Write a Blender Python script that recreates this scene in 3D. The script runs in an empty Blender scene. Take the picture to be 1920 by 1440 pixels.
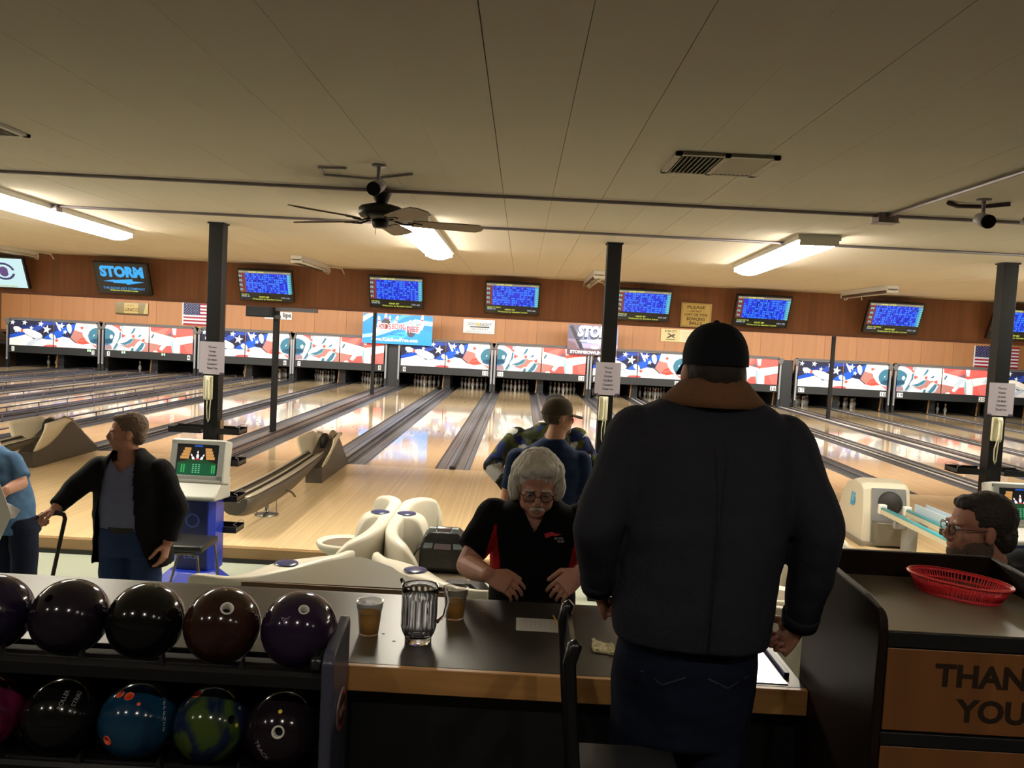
import bpy, bmesh, math, random
from mathutils import Vector, Matrix, Euler, noise
S = bpy.context.scene
COL = S.collection
PI = math.pi
random.seed(7)

# ------------------------------------------------------------------ camera, world, exposure
def look_matrix(yaw, pitch, roll):
    cy, sy = math.cos(yaw), math.sin(yaw)
    fwd = Vector((sy*math.cos(pitch), cy*math.cos(pitch), math.sin(pitch)))
    r0 = Vector((cy, -sy, 0.0)); u0 = r0.cross(fwd)
    r = math.cos(roll)*r0 + math.sin(roll)*u0
    u = -math.sin(roll)*r0 + math.cos(roll)*u0
    return Matrix((r, u, -fwd)).transposed()
cd = bpy.data.cameras.new('camera'); cam = bpy.data.objects.new('camera', cd); COL.objects.link(cam)
cd.sensor_width = 36.0; cd.lens = 36.0*1536.415/1920.0; cd.clip_end = 200; cd.clip_start = .05
cam.matrix_world = Matrix.Translation((0.168, -12.4877, 2.1246)) @ look_matrix(-0.0094, -0.0608, 0.052).to_4x4()
S.camera = cam
w = bpy.data.worlds.new('world'); S.world = w; w.use_nodes = True
w.node_tree.nodes['Background'].inputs[0].default_value = (1, .95, .88, 1)
w.node_tree.nodes['Background'].inputs[1].default_value = 0.02
S.view_settings.view_transform = 'Standard'; S.view_settings.look = 'None'
S.view_settings.gamma = 1.0; S.view_settings.use_curve_mapping = False
S.view_settings.exposure = 0.0
S.cycles.use_denoising = True
S.cycles.max_bounces = 6; S.cycles.diffuse_bounces = 4; S.cycles.glossy_bounces = 4
S.cycles.transparent_max_bounces = 16; S.cycles.transmission_bounces = 6
S.cycles.sample_clamp_indirect = 4.0; S.cycles.caustics_reflective = False; S.cycles.caustics_refractive = False

E_TROFFER = 52.0         # ceiling fluorescents above the settee
E_DOWN = 420.0           # small recessed downlights over the concourse
P_LANE = 1050.0          # lane lights hidden behind the header
P_MASK = 950.0          # lights washing the masking units and back wall
def area(name, loc, direction, sx, sy, power, color=(1, .95, .87), spread=150):
    l = bpy.data.lights.new(name, 'AREA'); l.shape = 'RECTANGLE'; l.size = sx; l.size_y = sy
    l.energy = power; l.color = color; l.spread = math.radians(spread)
    o = bpy.data.objects.new(name, l); COL.objects.link(o); o.location = loc
    o.rotation_euler = Vector(direction).to_track_quat('-Z', 'Y').to_euler()
    return o
for i, y in enumerate((0.6, 5.0, 10.0)):
    area('lane_light', (-1, y, 3.02), (0, .55, -.83), 36, .3, P_LANE*(1.0 if i else .8), spread=120)
area('mask_light', (-1, 14.2, 3.0), (0, .92, -.42), 38, .35, P_MASK, color=(1, .97, .93), spread=150)

# ------------------------------------------------------------------ materials
def lin(c):
    c /= 255.0
    return c/12.92 if c <= .04045 else ((c+.055)/1.055)**2.4
def C(r, g, b): return (lin(r), lin(g), lin(b), 1.0)
MATS = {}
def M(name, rgb=(128, 128, 128), rough=.5, metal=0., spec=.5, var=0., vscale=8., bump=0., bscale=60., coat=0., coord='Object', stretch=None, sheen=0.):
    if name in MATS: return MATS[name]
    m = bpy.data.materials.new(name); m.use_nodes = True; nt = m.node_tree; N = nt.nodes; L = nt.links
    p = N['Principled BSDF']; base = C(*rgb)
    p.inputs['Base Color'].default_value = base; p.inputs['Roughness'].default_value = rough
    p.inputs['Metallic'].default_value = metal; p.inputs['Specular IOR Level'].default_value = spec
    p.inputs['Coat Weight'].default_value = coat; p.inputs['Coat Roughness'].default_value = .08
    p.inputs['Sheen Weight'].default_value = sheen
    if var or bump:
        tc = N.new('ShaderNodeTexCoord'); vec = tc.outputs[coord]
        if stretch:
            mp = N.new('ShaderNodeMapping'); mp.inputs['Scale'].default_value = stretch; L.new(vec, mp.inputs[0]); vec = mp.outputs[0]
        if var:
            nz = N.new('ShaderNodeTexNoise'); nz.inputs['Scale'].default_value = vscale; nz.inputs['Detail'].default_value = 4
            L.new(vec, nz.inputs['Vector'])
            mx = N.new('ShaderNodeMix'); mx.data_type = 'RGBA'
            mx.inputs[6].default_value = tuple(x*(1-var) for x in base[:3])+(1,)
            mx.inputs[7].default_value = tuple(min(1, x*(1+var)) for x in base[:3])+(1,)
            L.new(nz.outputs['Fac'], mx.inputs[0]); L.new(mx.outputs[2], p.inputs['Base Color'])
        if bump:
            nb = N.new('ShaderNodeTexNoise'); nb.inputs['Scale'].default_value = bscale; nb.inputs['Detail'].default_value = 3
            L.new(vec, nb.inputs['Vector'])
            bp = N.new('ShaderNodeBump'); bp.inputs['Strength'].default_value = bump; bp.inputs['Distance'].default_value = .01
            L.new(nb.outputs['Fac'], bp.inputs['Height']); L.new(bp.outputs[0], p.inputs['Normal'])
    MATS[name] = m; return m
def wood(name, c1, c2, rough=.45, scale=(14, 14, 1.2), coat=0., board=0., axis=0, spec=.5, bvar=.12):
    """grain stretched along one axis; optional board-to-board variation across another axis"""
    if name in MATS: return MATS[name]
    m = bpy.data.materials.new(name); m.use_nodes = True; nt = m.node_tree; N = nt.nodes; L = nt.links
    p = N['Principled BSDF']; p.inputs['Roughness'].default_value = rough; p.inputs['Coat Weight'].default_value = coat
    p.inputs['Coat Roughness'].default_value = .04; p.inputs['Specular IOR Level'].default_value = spec
    tc = N.new('ShaderNodeTexCoord'); mp = N.new('ShaderNodeMapping'); mp.inputs['Scale'].default_value = scale
    L.new(tc.outputs['Object'], mp.inputs[0])
    nz = N.new('ShaderNodeTexNoise'); nz.inputs['Scale'].default_value = 1.6; nz.inputs['Detail'].default_value = 6; nz.inputs['Distortion'].default_value = .6
    L.new(mp.outputs[0], nz.inputs['Vector'])
    mx = N.new('ShaderNodeMix'); mx.data_type = 'RGBA'; mx.inputs[6].default_value = C(*c1); mx.inputs[7].default_value = C(*c2)
    L.new(nz.outputs['Fac'], mx.inputs[0]); out = mx.outputs[2]
    if board:
        sp = N.new('ShaderNodeSeparateXYZ'); L.new(tc.outputs['Object'], sp.inputs[0])
        mu = N.new('ShaderNodeMath'); mu.operation = 'MULTIPLY'; mu.inputs[1].default_value = board; L.new(sp.outputs[axis], mu.inputs[0])
        fl = N.new('ShaderNodeMath'); fl.operation = 'FLOOR'; L.new(mu.outputs[0], fl.inputs[0])
        wn = N.new('ShaderNodeTexWhiteNoise'); wn.noise_dimensions = '1D'; L.new(fl.outputs[0], wn.inputs['W'])
        mr = N.new('ShaderNodeMapRange'); mr.inputs[3].default_value = 1-bvar; mr.inputs[4].default_value = 1+bvar; L.new(wn.outputs[0], mr.inputs[0])
        vm = N.new('ShaderNodeVectorMath'); vm.operation = 'SCALE'; L.new(out, vm.inputs[0]); L.new(mr.outputs[0], vm.inputs['Scale'])
        out = vm.outputs[0]
    L.new(out, p.inputs['Base Color']); MATS[name] = m; return m
def emat(name, rgb, strength):
    m = bpy.data.materials.new(name); m.use_nodes = True; N = m.node_tree.nodes; p = N['Principled BSDF']
    p.inputs['Base Color'].default_value = (.8, .8, .8, 1); p.inputs['Emission Color'].default_value = C(*rgb); p.inputs['Emission Strength'].default_value = strength
    MATS[name] = m; return m
def colmat(name, rough=.4, emit=0., spec=.4):
    """colour read from the mesh: flat print on signs and screens"""
    m = bpy.data.materials.new(name); m.use_nodes = True; nt = m.node_tree; p = nt.nodes['Principled BSDF']
    a = nt.nodes.new('ShaderNodeVertexColor'); a.layer_name = 'Col'
    p.inputs['Roughness'].default_value = rough; p.inputs['Specular IOR Level'].default_value = spec
    if emit:
        p.inputs['Base Color'].default_value = (.01, .01, .01, 1)
        nt.links.new(a.outputs[0], p.inputs['Emission Color']); p.inputs['Emission Strength'].default_value = emit
    else: nt.links.new(a.outputs[0], p.inputs['Base Color'])
    MATS[name] = m; return m
def clearmat(name, tint=(245, 245, 250), gloss=.12, rough=.03, gmax=.75):
    """thin clear plastic: see-through with glossy reflections growing at grazing angles"""
    m = bpy.data.materials.new(name); m.use_nodes = True; nt = m.node_tree; N = nt.nodes; L = nt.links
    N.remove(N['Principled BSDF']); o = N['Material Output']
    t = N.new('ShaderNodeBsdfTransparent'); t.inputs[0].default_value = C(*tint)
    g = N.new('ShaderNodeBsdfGlossy'); g.inputs['Roughness'].default_value = rough
    lw = N.new('ShaderNodeLayerWeight'); lw.inputs['Blend'].default_value = .35
    mr = N.new('ShaderNodeMapRange'); mr.inputs[3].default_value = gloss; mr.inputs[4].default_value = gmax; L.new(lw.outputs['Facing'], mr.inputs[0])
    mx = N.new('ShaderNodeMixShader'); L.new(mr.outputs[0], mx.inputs[0]); L.new(t.outputs[0], mx.inputs[1]); L.new(g.outputs[0], mx.inputs[2])
    L.new(mx.outputs[0], o.inputs[0]); MATS[name] = m; return m
PRINT = colmat('print_ink', .45)
PRINTG = colmat('print_gloss', .2)
SCREEN = colmat('screen_glow', .2, emit=1.0)

NUM = ['zero', 'one', 'two', 'three', 'four', 'five', 'six', 'seven', 'eight', 'nine', 'ten', 'eleven', 'twelve', 'thirteen', 'fourteen', 'fifteen', 'sixteen', 'seventeen', 'eighteen', 'nineteen', 'twenty', 'twenty-one', 'twenty-two']
# ------------------------------------------------------------------ object helpers
ORG = {}
def setp(o, label=None, cat=None, group=None, kind=None):
    if label: o['label'] = label
    if cat: o['category'] = cat
    if group: o['group'] = group
    if kind: o['kind'] = kind
    return o
def thing(name, label, cat, loc=(0, 0, 0), group=None):
    o = bpy.data.objects.new(name, None); COL.objects.link(o); o.location = loc; o.empty_display_size = .1
    ORG[o.name] = Vector(loc); return setp(o, label, cat, group)
def put(name, mesh, parent=None, loc=(0, 0, 0)):
    o = bpy.data.objects.new(name, mesh); COL.objects.link(o); o.location = loc
    if parent: o.parent = parent; ORG[o.name] = ORG[parent.name]+Vector(loc)
    else: ORG[o.name] = Vector(loc)
    return o
def kids(o): return [c for c in o.children]
def copy_tree(o, parent=None, loc=None, rotz=None, label=None):
    c = o.copy(); COL.objects.link(c)
    if parent: c.parent = parent
    if loc is not None: c.location = loc
    if rotz is not None: c.rotation_euler = (0, 0, rotz)
    if label: c['label'] = label
    ORG[c.name] = Vector(c.location)
    for k in kids(o): copy_tree(k, c)
    return c
def frame_of(d):
    d = Vector(d).normalized(); a = Vector((0, 0, 1)) if abs(d.z) < .9 else Vector((1, 0, 0))
    u = d.cross(a).normalized(); return u, d.cross(u).normalized()
class MB:
    def __init__(s): s.v = []; s.f = []; s.m = []; s.sm = []
    def add(s, vs, fs, mi=0, smooth=False):
        o = len(s.v); s.v += [tuple(x) for x in vs]
        for f in fs: s.f.append([i+o for i in f]); s.m.append(mi); s.sm.append(smooth)
        return s
    def bb(s, x0, x1, y0, y1, z0, z1, mi=0):
        v = [(x0, y0, z0), (x1, y0, z0), (x1, y1, z0), (x0, y1, z0), (x0, y0, z1), (x1, y0, z1), (x1, y1, z1), (x0, y1, z1)]
        return s.add(v, [(0, 3, 2, 1), (4, 5, 6, 7), (0, 1, 5, 4), (1, 2, 6, 5), (2, 3, 7, 6), (3, 0, 4, 7)], mi)
    def box(s, c, d, rot=None, mi=0):
        R = (Euler(rot).to_matrix() if rot is not None and not isinstance(rot, Matrix) else (rot or Matrix.Identity(3)))
        c = Vector(c); h = [x/2 for x in d]
        v = [c+R @ Vector((sx*h[0], sy*h[1], sz*h[2])) for sz in (-1, 1) for sx, sy in ((-1, -1), (1, -1), (1, 1), (-1, 1))]
        return s.add(v, [(0, 3, 2, 1), (4, 5, 6, 7), (0, 1, 5, 4), (1, 2, 6, 5), (2, 3, 7, 6), (3, 0, 4, 7)], mi)
    def loft(s, rings, cap0=True, cap1=True, mi=0, smooth=True, closed=True):
        n = len(rings[0]); vs = [p for r in rings for p in r]; fs = []
        for i in range(len(rings)-1):
            for j in range(n if closed else n-1):
                k = (j+1) % n; fs.append((i*n+j, i*n+k, (i+1)*n+k, (i+1)*n+j))
        o = len(s.v); s.add(vs, fs, mi, smooth)
        if cap0: s.f.append([o+j for j in range(n)][::-1]); s.m.append(mi); s.sm.append(False)
        if cap1: s.f.append([o+(len(rings)-1)*n+j for j in range(n)]); s.m.append(mi); s.sm.append(False)
        return s
    def ring(s, c, u, v, ru, rv=None, n=12, ph=0.):
        rv = ru if rv is None else rv; c = Vector(c)
        return [c+u*(ru*math.cos(2*PI*k/n+ph))+v*(rv*math.sin(2*PI*k/n+ph)) for k in range(n)]
    def cyl(s, p0, p1, r0, r1=None, n=12, mi=0, caps=True, smooth=True, ph=0.):
        r1 = r0 if r1 is None else r1; p0, p1 = Vector(p0), Vector(p1); u, v = frame_of(p1-p0)
        return s.loft([s.ring(p0, u, v, r0, n=n, ph=ph), s.ring(p1, u, v, r1, n=n, ph=ph)], caps, caps, mi, smooth)
    def tube(s, pts, r, n=8, mi=0, closed=False, flat=1.0, caps=True):
        pts = [Vector(p) for p in pts]; rings = []; N = len(pts); pu = None
        for i, p in enumerate(pts):
            d = (pts[(i+1) % N]-pts[i-1]) if closed or 0 < i < N-1 else (pts[1]-pts[0] if i == 0 else pts[-1]-pts[-2])
            d.normalize(); u = frame_of(d)[0] if pu is None else (pu-d*pu.dot(d)).normalized(); v = d.cross(u); pu = u
            rr = r[i] if isinstance(r, (list, tuple)) else r
            rings.append(s.ring(p, u, v, rr, rr*flat, n))
        if closed: rings.append(rings[0]); caps = False
        return s.loft(rings, caps, caps, mi)
    def lathe(s, prof, c=(0, 0, 0), n=24, mi=0, rib=0, ribn=0, axis=None, cap=False):
        c = Vector(c); A = Vector(axis).normalized() if axis is not None else Vector((0, 0, 1)); u, v = frame_of(A) if axis is not None else (Vector((1, 0, 0)), Vector((0, 1, 0)))
        rings = []
        for r, z in prof:
            rings.append([c+A*z+u*(r*(1+rib*math.cos(ribn*2*PI*k/n))*math.cos(2*PI*k/n))+v*(r*(1+rib*math.cos(ribn*2*PI*k/n))*math.sin(2*PI*k/n)) for k in range(n)])
        return s.loft(rings, cap, cap, mi)
    def ell(s, c, r, rot=None, nu=16, nv=10, mi=0):
        R = (Euler(rot).to_matrix() if rot is not None and not isinstance(rot, Matrix) else (rot or Matrix.Identity(3))); c = Vector(c)
        r = (r, r, r) if isinstance(r, (int, float)) else r
        rings = []
        for i in range(nv+1):
            t = PI*i/nv; t = max(.02, min(PI-.02, t))
            rings.append([c+R @ Vector((r[0]*math.sin(t)*math.cos(2*PI*k/nu), r[1]*math.sin(t)*math.sin(2*PI*k/nu), -r[2]*math.cos(t))) for k in range(nu)])
        return s.loft(rings, True, True, mi)
    def prism(s, poly, ext, mi=0, smooth=False):
        poly = [Vector(p) for p in poly]; e = Vector(ext); n = len(poly); o = len(s.v)
        s.v += [tuple(p) for p in poly]+[tuple(p+e) for p in poly]
        for f in [list(range(n))[::-1], [n+i for i in range(n)]]: s.f.append([o+i for i in f]); s.m.append(mi); s.sm.append(False)
        for i in range(n): s.f.append([o+i, o+(i+1) % n, o+n+(i+1) % n, o+n+i]); s.m.append(mi); s.sm.append(smooth)
        return s
    def mesh(s, name, off=(0, 0, 0), mats=(), bevel=0., bseg=2):
        me = bpy.data.meshes.new(name); ox, oy, oz = off
        me.from_pydata([(a-ox, b-oy, c-oz) for a, b, c in s.v], [], s.f); me.validate()
        for i, p in enumerate(me.polygons):
            if i < len(s.m): p.material_index = s.m[i]; p.use_smooth = s.sm[i]
        for m in mats: me.materials.append(m)
        bm = bmesh.new(); bm.from_mesh(me); bmesh.ops.recalc_face_normals(bm, faces=bm.faces)
        if bevel:
            eds = [e for e in bm.edges if len(e.link_faces) == 2 and e.calc_face_angle(0) > .6]
            r = bmesh.ops.bevel(bm, geom=eds, offset=bevel, segments=bseg, affect='EDGES', profile=.6)
            for f in r['faces']: f.smooth = True
        bm.to_mesh(me); bm.free()
        return me
    def build(s, name, mats, parent=None, loc=None, bevel=0., bseg=2):
        mats = mats if isinstance(mats, (list, tuple)) else [mats]
        if parent is not None: return put(name, s.mesh(name, ORG[parent.name], mats, bevel, bseg), parent)
        loc = loc or (0, 0, 0)
        return put(name, s.mesh(name, loc, mats, bevel, bseg), None, loc)
def tube_mb(pts, r, **k): return MB().tube(pts, r, **k)
def arc(c, u, v, r, a0, a1, n=10, rv=None):
    c, u, v = Vector(c), Vector(u), Vector(v); rv = rv or r
    return [c+u*(r*math.cos(a0+(a1-a0)*i/n))+v*(rv*math.sin(a0+(a1-a0)*i/n)) for i in range(n+1)]

# ------------------------------------------------------------------ flat print
_TX = {}
def text_mesh(t, bold=0.):
    k = (t, bold)
    if k in _TX: return _TX[k]
    cu = bpy.data.curves.new('t', 'FONT'); cu.body = t; cu.size = 1; cu.resolution_u = 3; cu.offset = bold
    o = bpy.data.objects.new('t', cu); COL.objects.link(o)
    dg = bpy.context.evaluated_depsgraph_get(); me = bpy.data.meshes.new_from_object(o.evaluated_get(dg))
    vs = [(v.co.x, v.co.y) for v in me.vertices]; fs = [list(p.vertices) for p in me.polygons]
    bpy.data.objects.remove(o); bpy.data.curves.remove(cu); bpy.data.meshes.remove(me)
    _TX[k] = (vs, fs); return _TX[k]
def clip_rect(poly, x0, x1, y0, y1):
    for ax, lim, sg in ((0, x0, 1), (0, x1, -1), (1, y0, 1), (1, y1, -1)):
        out = []
        for i in range(len(poly)):
            a, b = poly[i-1], poly[i]; ia = sg*(a[ax]-lim) >= 0; ib = sg*(b[ax]-lim) >= 0
            if ia != ib:
                t = (lim-a[ax])/(b[ax]-a[ax]); out.append((a[0]+t*(b[0]-a[0]), a[1]+t*(b[1]-a[1])))
            if ib: out.append(b)
        poly = out
        if len(poly) < 3: return []
    return poly
class Print:
    """layers of flat ink on a plane: u to the right, v up, in metres"""
    def __init__(s, step=.0004): s.v = []; s.f = []; s.c = []; s.L = 0; s.step = step
    def poly(s, pts, rgb):
        s.L += 1; o = len(s.v); s.v += [(a, b, s.L*s.step) for a, b in pts]; s.f.append(list(range(o, o+len(pts)))); s.c.append(C(*rgb)); return s
    def rect(s, x0, x1, y0, y1, rgb): return s.poly([(x0, y0), (x1, y0), (x1, y1), (x0, y1)], rgb)
    def disc(s, c, r, rgb, n=20, ry=None): ry = ry or r; return s.poly([(c[0]+r*math.cos(2*PI*k/n), c[1]+ry*math.sin(2*PI*k/n)) for k in range(n)], rgb)
    def star(s, c, r, rgb, rot=PI/2): return s.poly([(c[0]+(r if k % 2 == 0 else r*.4)*math.cos(rot+k*PI/5), c[1]+(r if k % 2 == 0 else r*.4)*math.sin(rot+k*PI/5)) for k in range(10)], rgb)
    def text(s, t, x, y, h, rgb, align='c', bold=0., w=None, shear=0.):
        vs, fs = text_mesh(t, bold)
        if not vs: return s
        x0 = min(a for a, b in vs); x1 = max(a for a, b in vs); y0 = min(b for a, b in vs); y1 = max(b for a, b in vs)
        k = h/.7; kx = k if w is None else w/max(1e-6, x1-x0); W = (x1-x0)*kx
        sx = x-(W/2 if align == 'c' else (W if align == 'r' else 0))
        s.L += 1; o = len(s.v); s.v += [(sx+(a-x0)*kx+shear*b*k, y+b*k, s.L*s.step) for a, b in vs]
        for f in fs: s.f.append([i+o for i in f]); s.c.append(C(*rgb))
        return s
    def mesh(s, name, O=(0, 0, 0), U=(1, 0, 0), V=(0, 0, 1), mat=None):
        O, U, V = Vector(O), Vector(U), Vector(V); Nn = U.cross(V)
        me = bpy.data.meshes.new(name); me.from_pydata([tuple(O+U*a+V*b+Nn*c) for a, b, c in s.v], [], s.f)
        at = me.color_attributes.new('Col', 'FLOAT_COLOR', 'CORNER')
        for p, c in zip(me.polygons, s.c):
            for li in p.loop_indices: at.data[li].color = c
        me.materials.append(mat or PRINT); return me
    def build(s, name, parent, O, U=(1, 0, 0), V=(0, 0, 1), mat=None):
        off = ORG[parent.name] if parent else Vector((0, 0, 0))
        return put(name, s.mesh(name, Vector(O)-off, U, V, mat), parent)
# ================================================================== SETTING
H = 2.94; HY = -.6          # main ceiling height, header (front of the soffit)
def st(o): o['kind'] = 'structure'; return o
m_conc = M('concourse_carpet', (84, 79, 74), .9, var=.3, vscale=60)
m_settee = M('settee_vinyl', (170, 178, 164), .35, var=.06, vscale=3, spec=.5)
m_appr = wood('approach_maple', (236, 212, 170), (224, 196, 150), .2, (30, 1.0, 30), coat=.25, board=37, axis=0, bvar=.07)
m_lane = wood('lane_maple', (226, 202, 160), (214, 186, 142), .1, (30, .5, 30), coat=.55, board=37, axis=0, bvar=.05)
m_ceil = M('ceiling_paint', (222, 211, 195), .9, var=.05, vscale=1.5, spec=.2)
m_gap = M('ceiling_gap', (60, 54, 45), .9)
m_wallw = wood('light_panelling', (200, 140, 86), (182, 120, 68), .5, (9, 9, .5), board=6.5, axis=0, bvar=.04)
m_head = wood('header_panelling', (142, 94, 62), (116, 74, 47), .55, (16, 16, .5), board=9.8, axis=0, bvar=.10, spec=.3)
m_headtrim = wood('header_trim', (120, 72, 48), (100, 58, 38), .5, (2, 16, 16))
m_dark = M('black_metal', (16, 16, 18), .4)
m_black = M('black_plastic', (14, 14, 15), .35)
m_room = M('side_wall_paint', (120, 96, 70), .8)
m_oak = wood('oak_edge', (206, 156, 92), (164, 116, 64), .4, (1.5, 20, 20))
# floors
f1 = st(MB().bb(-14, 14, -16, -9.72, .0, .36).build('floor', m_conc)); MBx = MB().bb(1.08, 14, -9.72, -8.7, -.15, .36); st(MBx.build('floor.001', m_conc))
st(MB().bb(-19.9, 20.6, -9.9, -4.86, -.35, -.15).build('floor.002', m_settee))
st(MB().bb(-19.9, 20.6, -4.9, 0, -.3, 0).build('floor.003', m_appr))
st(MB().bb(-19.9, 20.6, -4.94, -4.9, -.15, -.012).build('trim_1', wood('riser_wood', (150, 122, 86), (128, 100, 66), .5, (2, 20, 20))))
st(MB().bb(-19.9, 20.6, -4.955, -4.935, -.15, -.11).build('baseboard_front', m_black))
st(MB().bb(-19.9, 20.6, 0, 20.4, -.4, -.16).build('floor.004', M('subfloor', (30, 30, 32), .8)))
# walls
st(MB().bb(-20.1, -19.9, -16, 20.5, -.4, 3.5).build('wall_left', m_room)); st(MB().bb(20.6, 20.8, -16, 20.5, -.4, 3.5).build('wall_right', m_room))
st(MB().bb(-20, 20.8, -16.2, -16, -.4, 3.3).build('wall_rear', M('rear_wall_paint', (150, 140, 126), .8)))
wb = st(MB().bb(-20, 20.8, 18.92, 19.05, 1.2, 3.5).build('wall_back', M('panel_gap', (110, 66, 36), .7)))
pm = MB().bb(-.606, .606, -.012, 0, 0, 2.1).mesh('panel', mats=[m_wallw])
for i in range(33): put('panel', pm, wb, (-19.39+i*1.2192, 18.92, 1.3))
st(MB().bb(-20, 20.8, 20.3, 20.5, -.4, 3.5).build('wall_back.001', m_dark))
st(MB().bb(-20, 20.8, HY+.1, 20.5, 3.32, 3.5).build('ceiling.001', M('lane_ceiling_paint', (150, 140, 120), .9)))
hd = st(MB().bb(-19.9, 20.6, HY+.012, HY+.1, 2.36, 3.4).build('wall_header', m_gap))
pm = MB().bb(-.6085, .6085, -.012, 0.002, 0, .6).mesh('panel', mats=[m_head])
for i in range(33): put('panel', pm, hd, (-19.3+i*1.2192, HY+.012, 2.345))
MB().bb(-19.9, 20.6, HY-.016, HY+.11, 2.335, 2.362).build('bottom_trim', m_headtrim, hd)
ce = st(MB().bb(-14, 14, -16, HY+.1, H+.012, H+.1).build('ceiling', m_gap))
rnd = random.Random(3)
for i in range(-38, 39):
    g = .0018 if i % 2 == 0 else .0007
    if i in (0, 2, 4): g = .0055
    if i in (-2, 1, 8): g = .003
    MB().bb(.014+i*.288+g/2, .014+(i+1)*.288-.0006, -16, HY+.01, H+rnd.uniform(0, .0015), H+.013).build('plank', m_ceil, ce)

# ================================================================== LANES
PC = {1: -16.77, 3: -13.29, 5: -9.80, 7: -6.36, 9: -2.511, 11: .908, 13: 4.36, 15: 7.80, 17: 11.70, 19: 15.22, 21: 18.70}
X = {}
for k, c in PC.items(): X[k] = c-.908; X[k+1] = c+.908
m_gut = M('gutter_grey', (98, 98, 100), .28, var=.15, vscale=3, stretch=(8, .3, 8), spec=.6)
m_cap = M('cap_dark', (70, 68, 68), .4, var=.2, vscale=2, stretch=(4, .3, 4)); m_capl = M('cap_light', (178, 172, 164), .4, var=.06)
m_rail = M('bumper_rail_purple', (92, 84, 100), .35); m_edge = M('lane_edge', (58, 44, 38), .5)
m_dart = M('lane_dart', (70, 50, 36), .4)
YL = 19.15
def gutter_mesh(side):
    b = MB(); r = .112; rings = []
    for y in (0.0, YL):
        prof = [(-.1185, -.004), (-.1125, -.004)]+[(-r*math.cos(PI*k/10), -.006-.075*math.sin(PI*k/10)) for k in range(11)]+[(.1125, -.004), (.1185, -.004), (.1185, -.1), (-.1185, -.1)]
        rings.append([(x, y, z) for x, z in prof])
    b.loft(rings, True, True, 0, False)
    b.bb(-.004, .004, 0, YL, -.082, -.076, 1)
    return b.mesh('gutter', mats=[m_gut, m_cap])
GUT = gutter_mesh(1)
def lane_mesh():
    b = MB(); b.bb(-.530, .530, 0, YL, -.08, 0, 0)
    b.bb(-.533, -.530, 0, YL, -.08, -.001, 1); b.bb(.530, .533, 0, YL, -.08, -.001, 1)
    return b.mesh('lane_surface', mats=[m_lane, m_edge])
LM = lane_mesh()
def dart_mesh():
    b = MB()
    for x, y in ((-.30, 13.2), (.30, 13.2), (-.15, 12.0), (.15, 12.0)):
        b.prism([(x-.012, y, 0), (x+.012, y, 0), (x, y+.5, 0)], (0, 0, .0008))
    for k in (-3, -2, -1, 1, 2, 3): b.prism([(k*.127-.014, 4.9-abs(k)*.28, 0), (k*.127+.014, 4.9-abs(k)*.28, 0), (k*.127, 5.05-abs(k)*.28, 0)], (0, 0, .0006))
    return b.mesh('lane_marking', mats=[m_dart])
DM = dart_mesh()
def lane_note(n):
    if n in (3, 4, 5, 6): return 'with raised purple bumper rails'
    if n < 3: return 'at the far left end of the house'
    if n in (7, 8): return 'beside the slim post with the bracket'
    if n in (9, 10): return 'either side of the ball return with the long rack'.replace('either side of', 'on the left side of' if n == 9 else 'on the right side of')
    if n in (11, 12): return 'straight ahead of the white-haired man' if n == 11 else 'behind the two men in caps'
    if n in (13, 14, 15, 16): return 'behind the tall man in the dark jacket'
    return 'with a pale track cover, right of the tall man'
lanes = {}
order = sorted(X)
for n in order:
    t = thing('bowling_lane', 'maple lane number %s, %s' % (NUM[n], lane_note(n)), 'bowling lane', (X[n], 0, 0), 'bowling lanes side by side')
    lanes[n] = t
    put('lane_surface', LM, t); put('gutter', GUT, t, (-.6525, 0, 0)); put('gutter', GUT, t, (.6525, 0, 0)); put('lane_marking', DM, t)
    x0 = X[n]+.771
    x1 = X[n+1]-.771 if n+1 in X else x0+.2
    wdt = x1-x0; b = MB()
    b.bb(x0, x1, 0, YL, -.1, .004, 0)
    if wdt > .2:                                    # ball track cover with raised rails
        light = n >= 13
        b.bb(x0+.02, x0+wdt*.36, 0.05, YL-.3, .004, .016, 1 if light else 2); b.bb(x0+wdt*.44, x0+wdt*.50, 0, YL-.3, .004, .03, 0)
        b.bb(x1-.05, x1-.02, 0, YL-.3, .004, .02, 1 if light else 0)
        if wdt > .35: b.bb(x0+.15, x1-.1, 0, YL-.3, .004, .012, 3)
    else:
        b.bb(x0+wdt*.35, x0+wdt*.65, 0, YL-.3, .004, .018, 2)
    b.build('division_cap', [m_cap, m_capl, m_gut, M('track_cover_brown', (88, 74, 68), .4, var=.2, vscale=2, stretch=(4, .3, 4))], t)
    if n in (2, 3, 4, 5, 6):                           # raised bumper rails
        for sx in (-.60, .60):
            if n == 2 and sx < 0: continue
            MB().tube([(X[n]+sx, .2, .135), (X[n]+sx, 17.0, .135)], .016, n=6).build('bumper_rail', m_rail, t)
            b = MB()
            for k in range(16): b.cyl((X[n]+sx, .5+k*1.1, -.03), (X[n]+sx, .5+k*1.1, .13), .013, n=6)
            b.build('rail_posts', m_rail, t)['kind'] = 'stuff'
            MB().bb(X[n]+sx-.008, X[n]+sx+.008, .2, 17, .005, .05).build('bumper_strip', M('bumper_strip_blue', (110, 114, 130), .4), t)
# ball detector boxes at the gutter ends
for n in (10, 12):
    MB().bb(X[n]+.80-.04, X[n]+.80+.05, -.02, .10, 0, .045).build('foul_sensor', m_black, lanes[n], bevel=.006)

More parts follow.
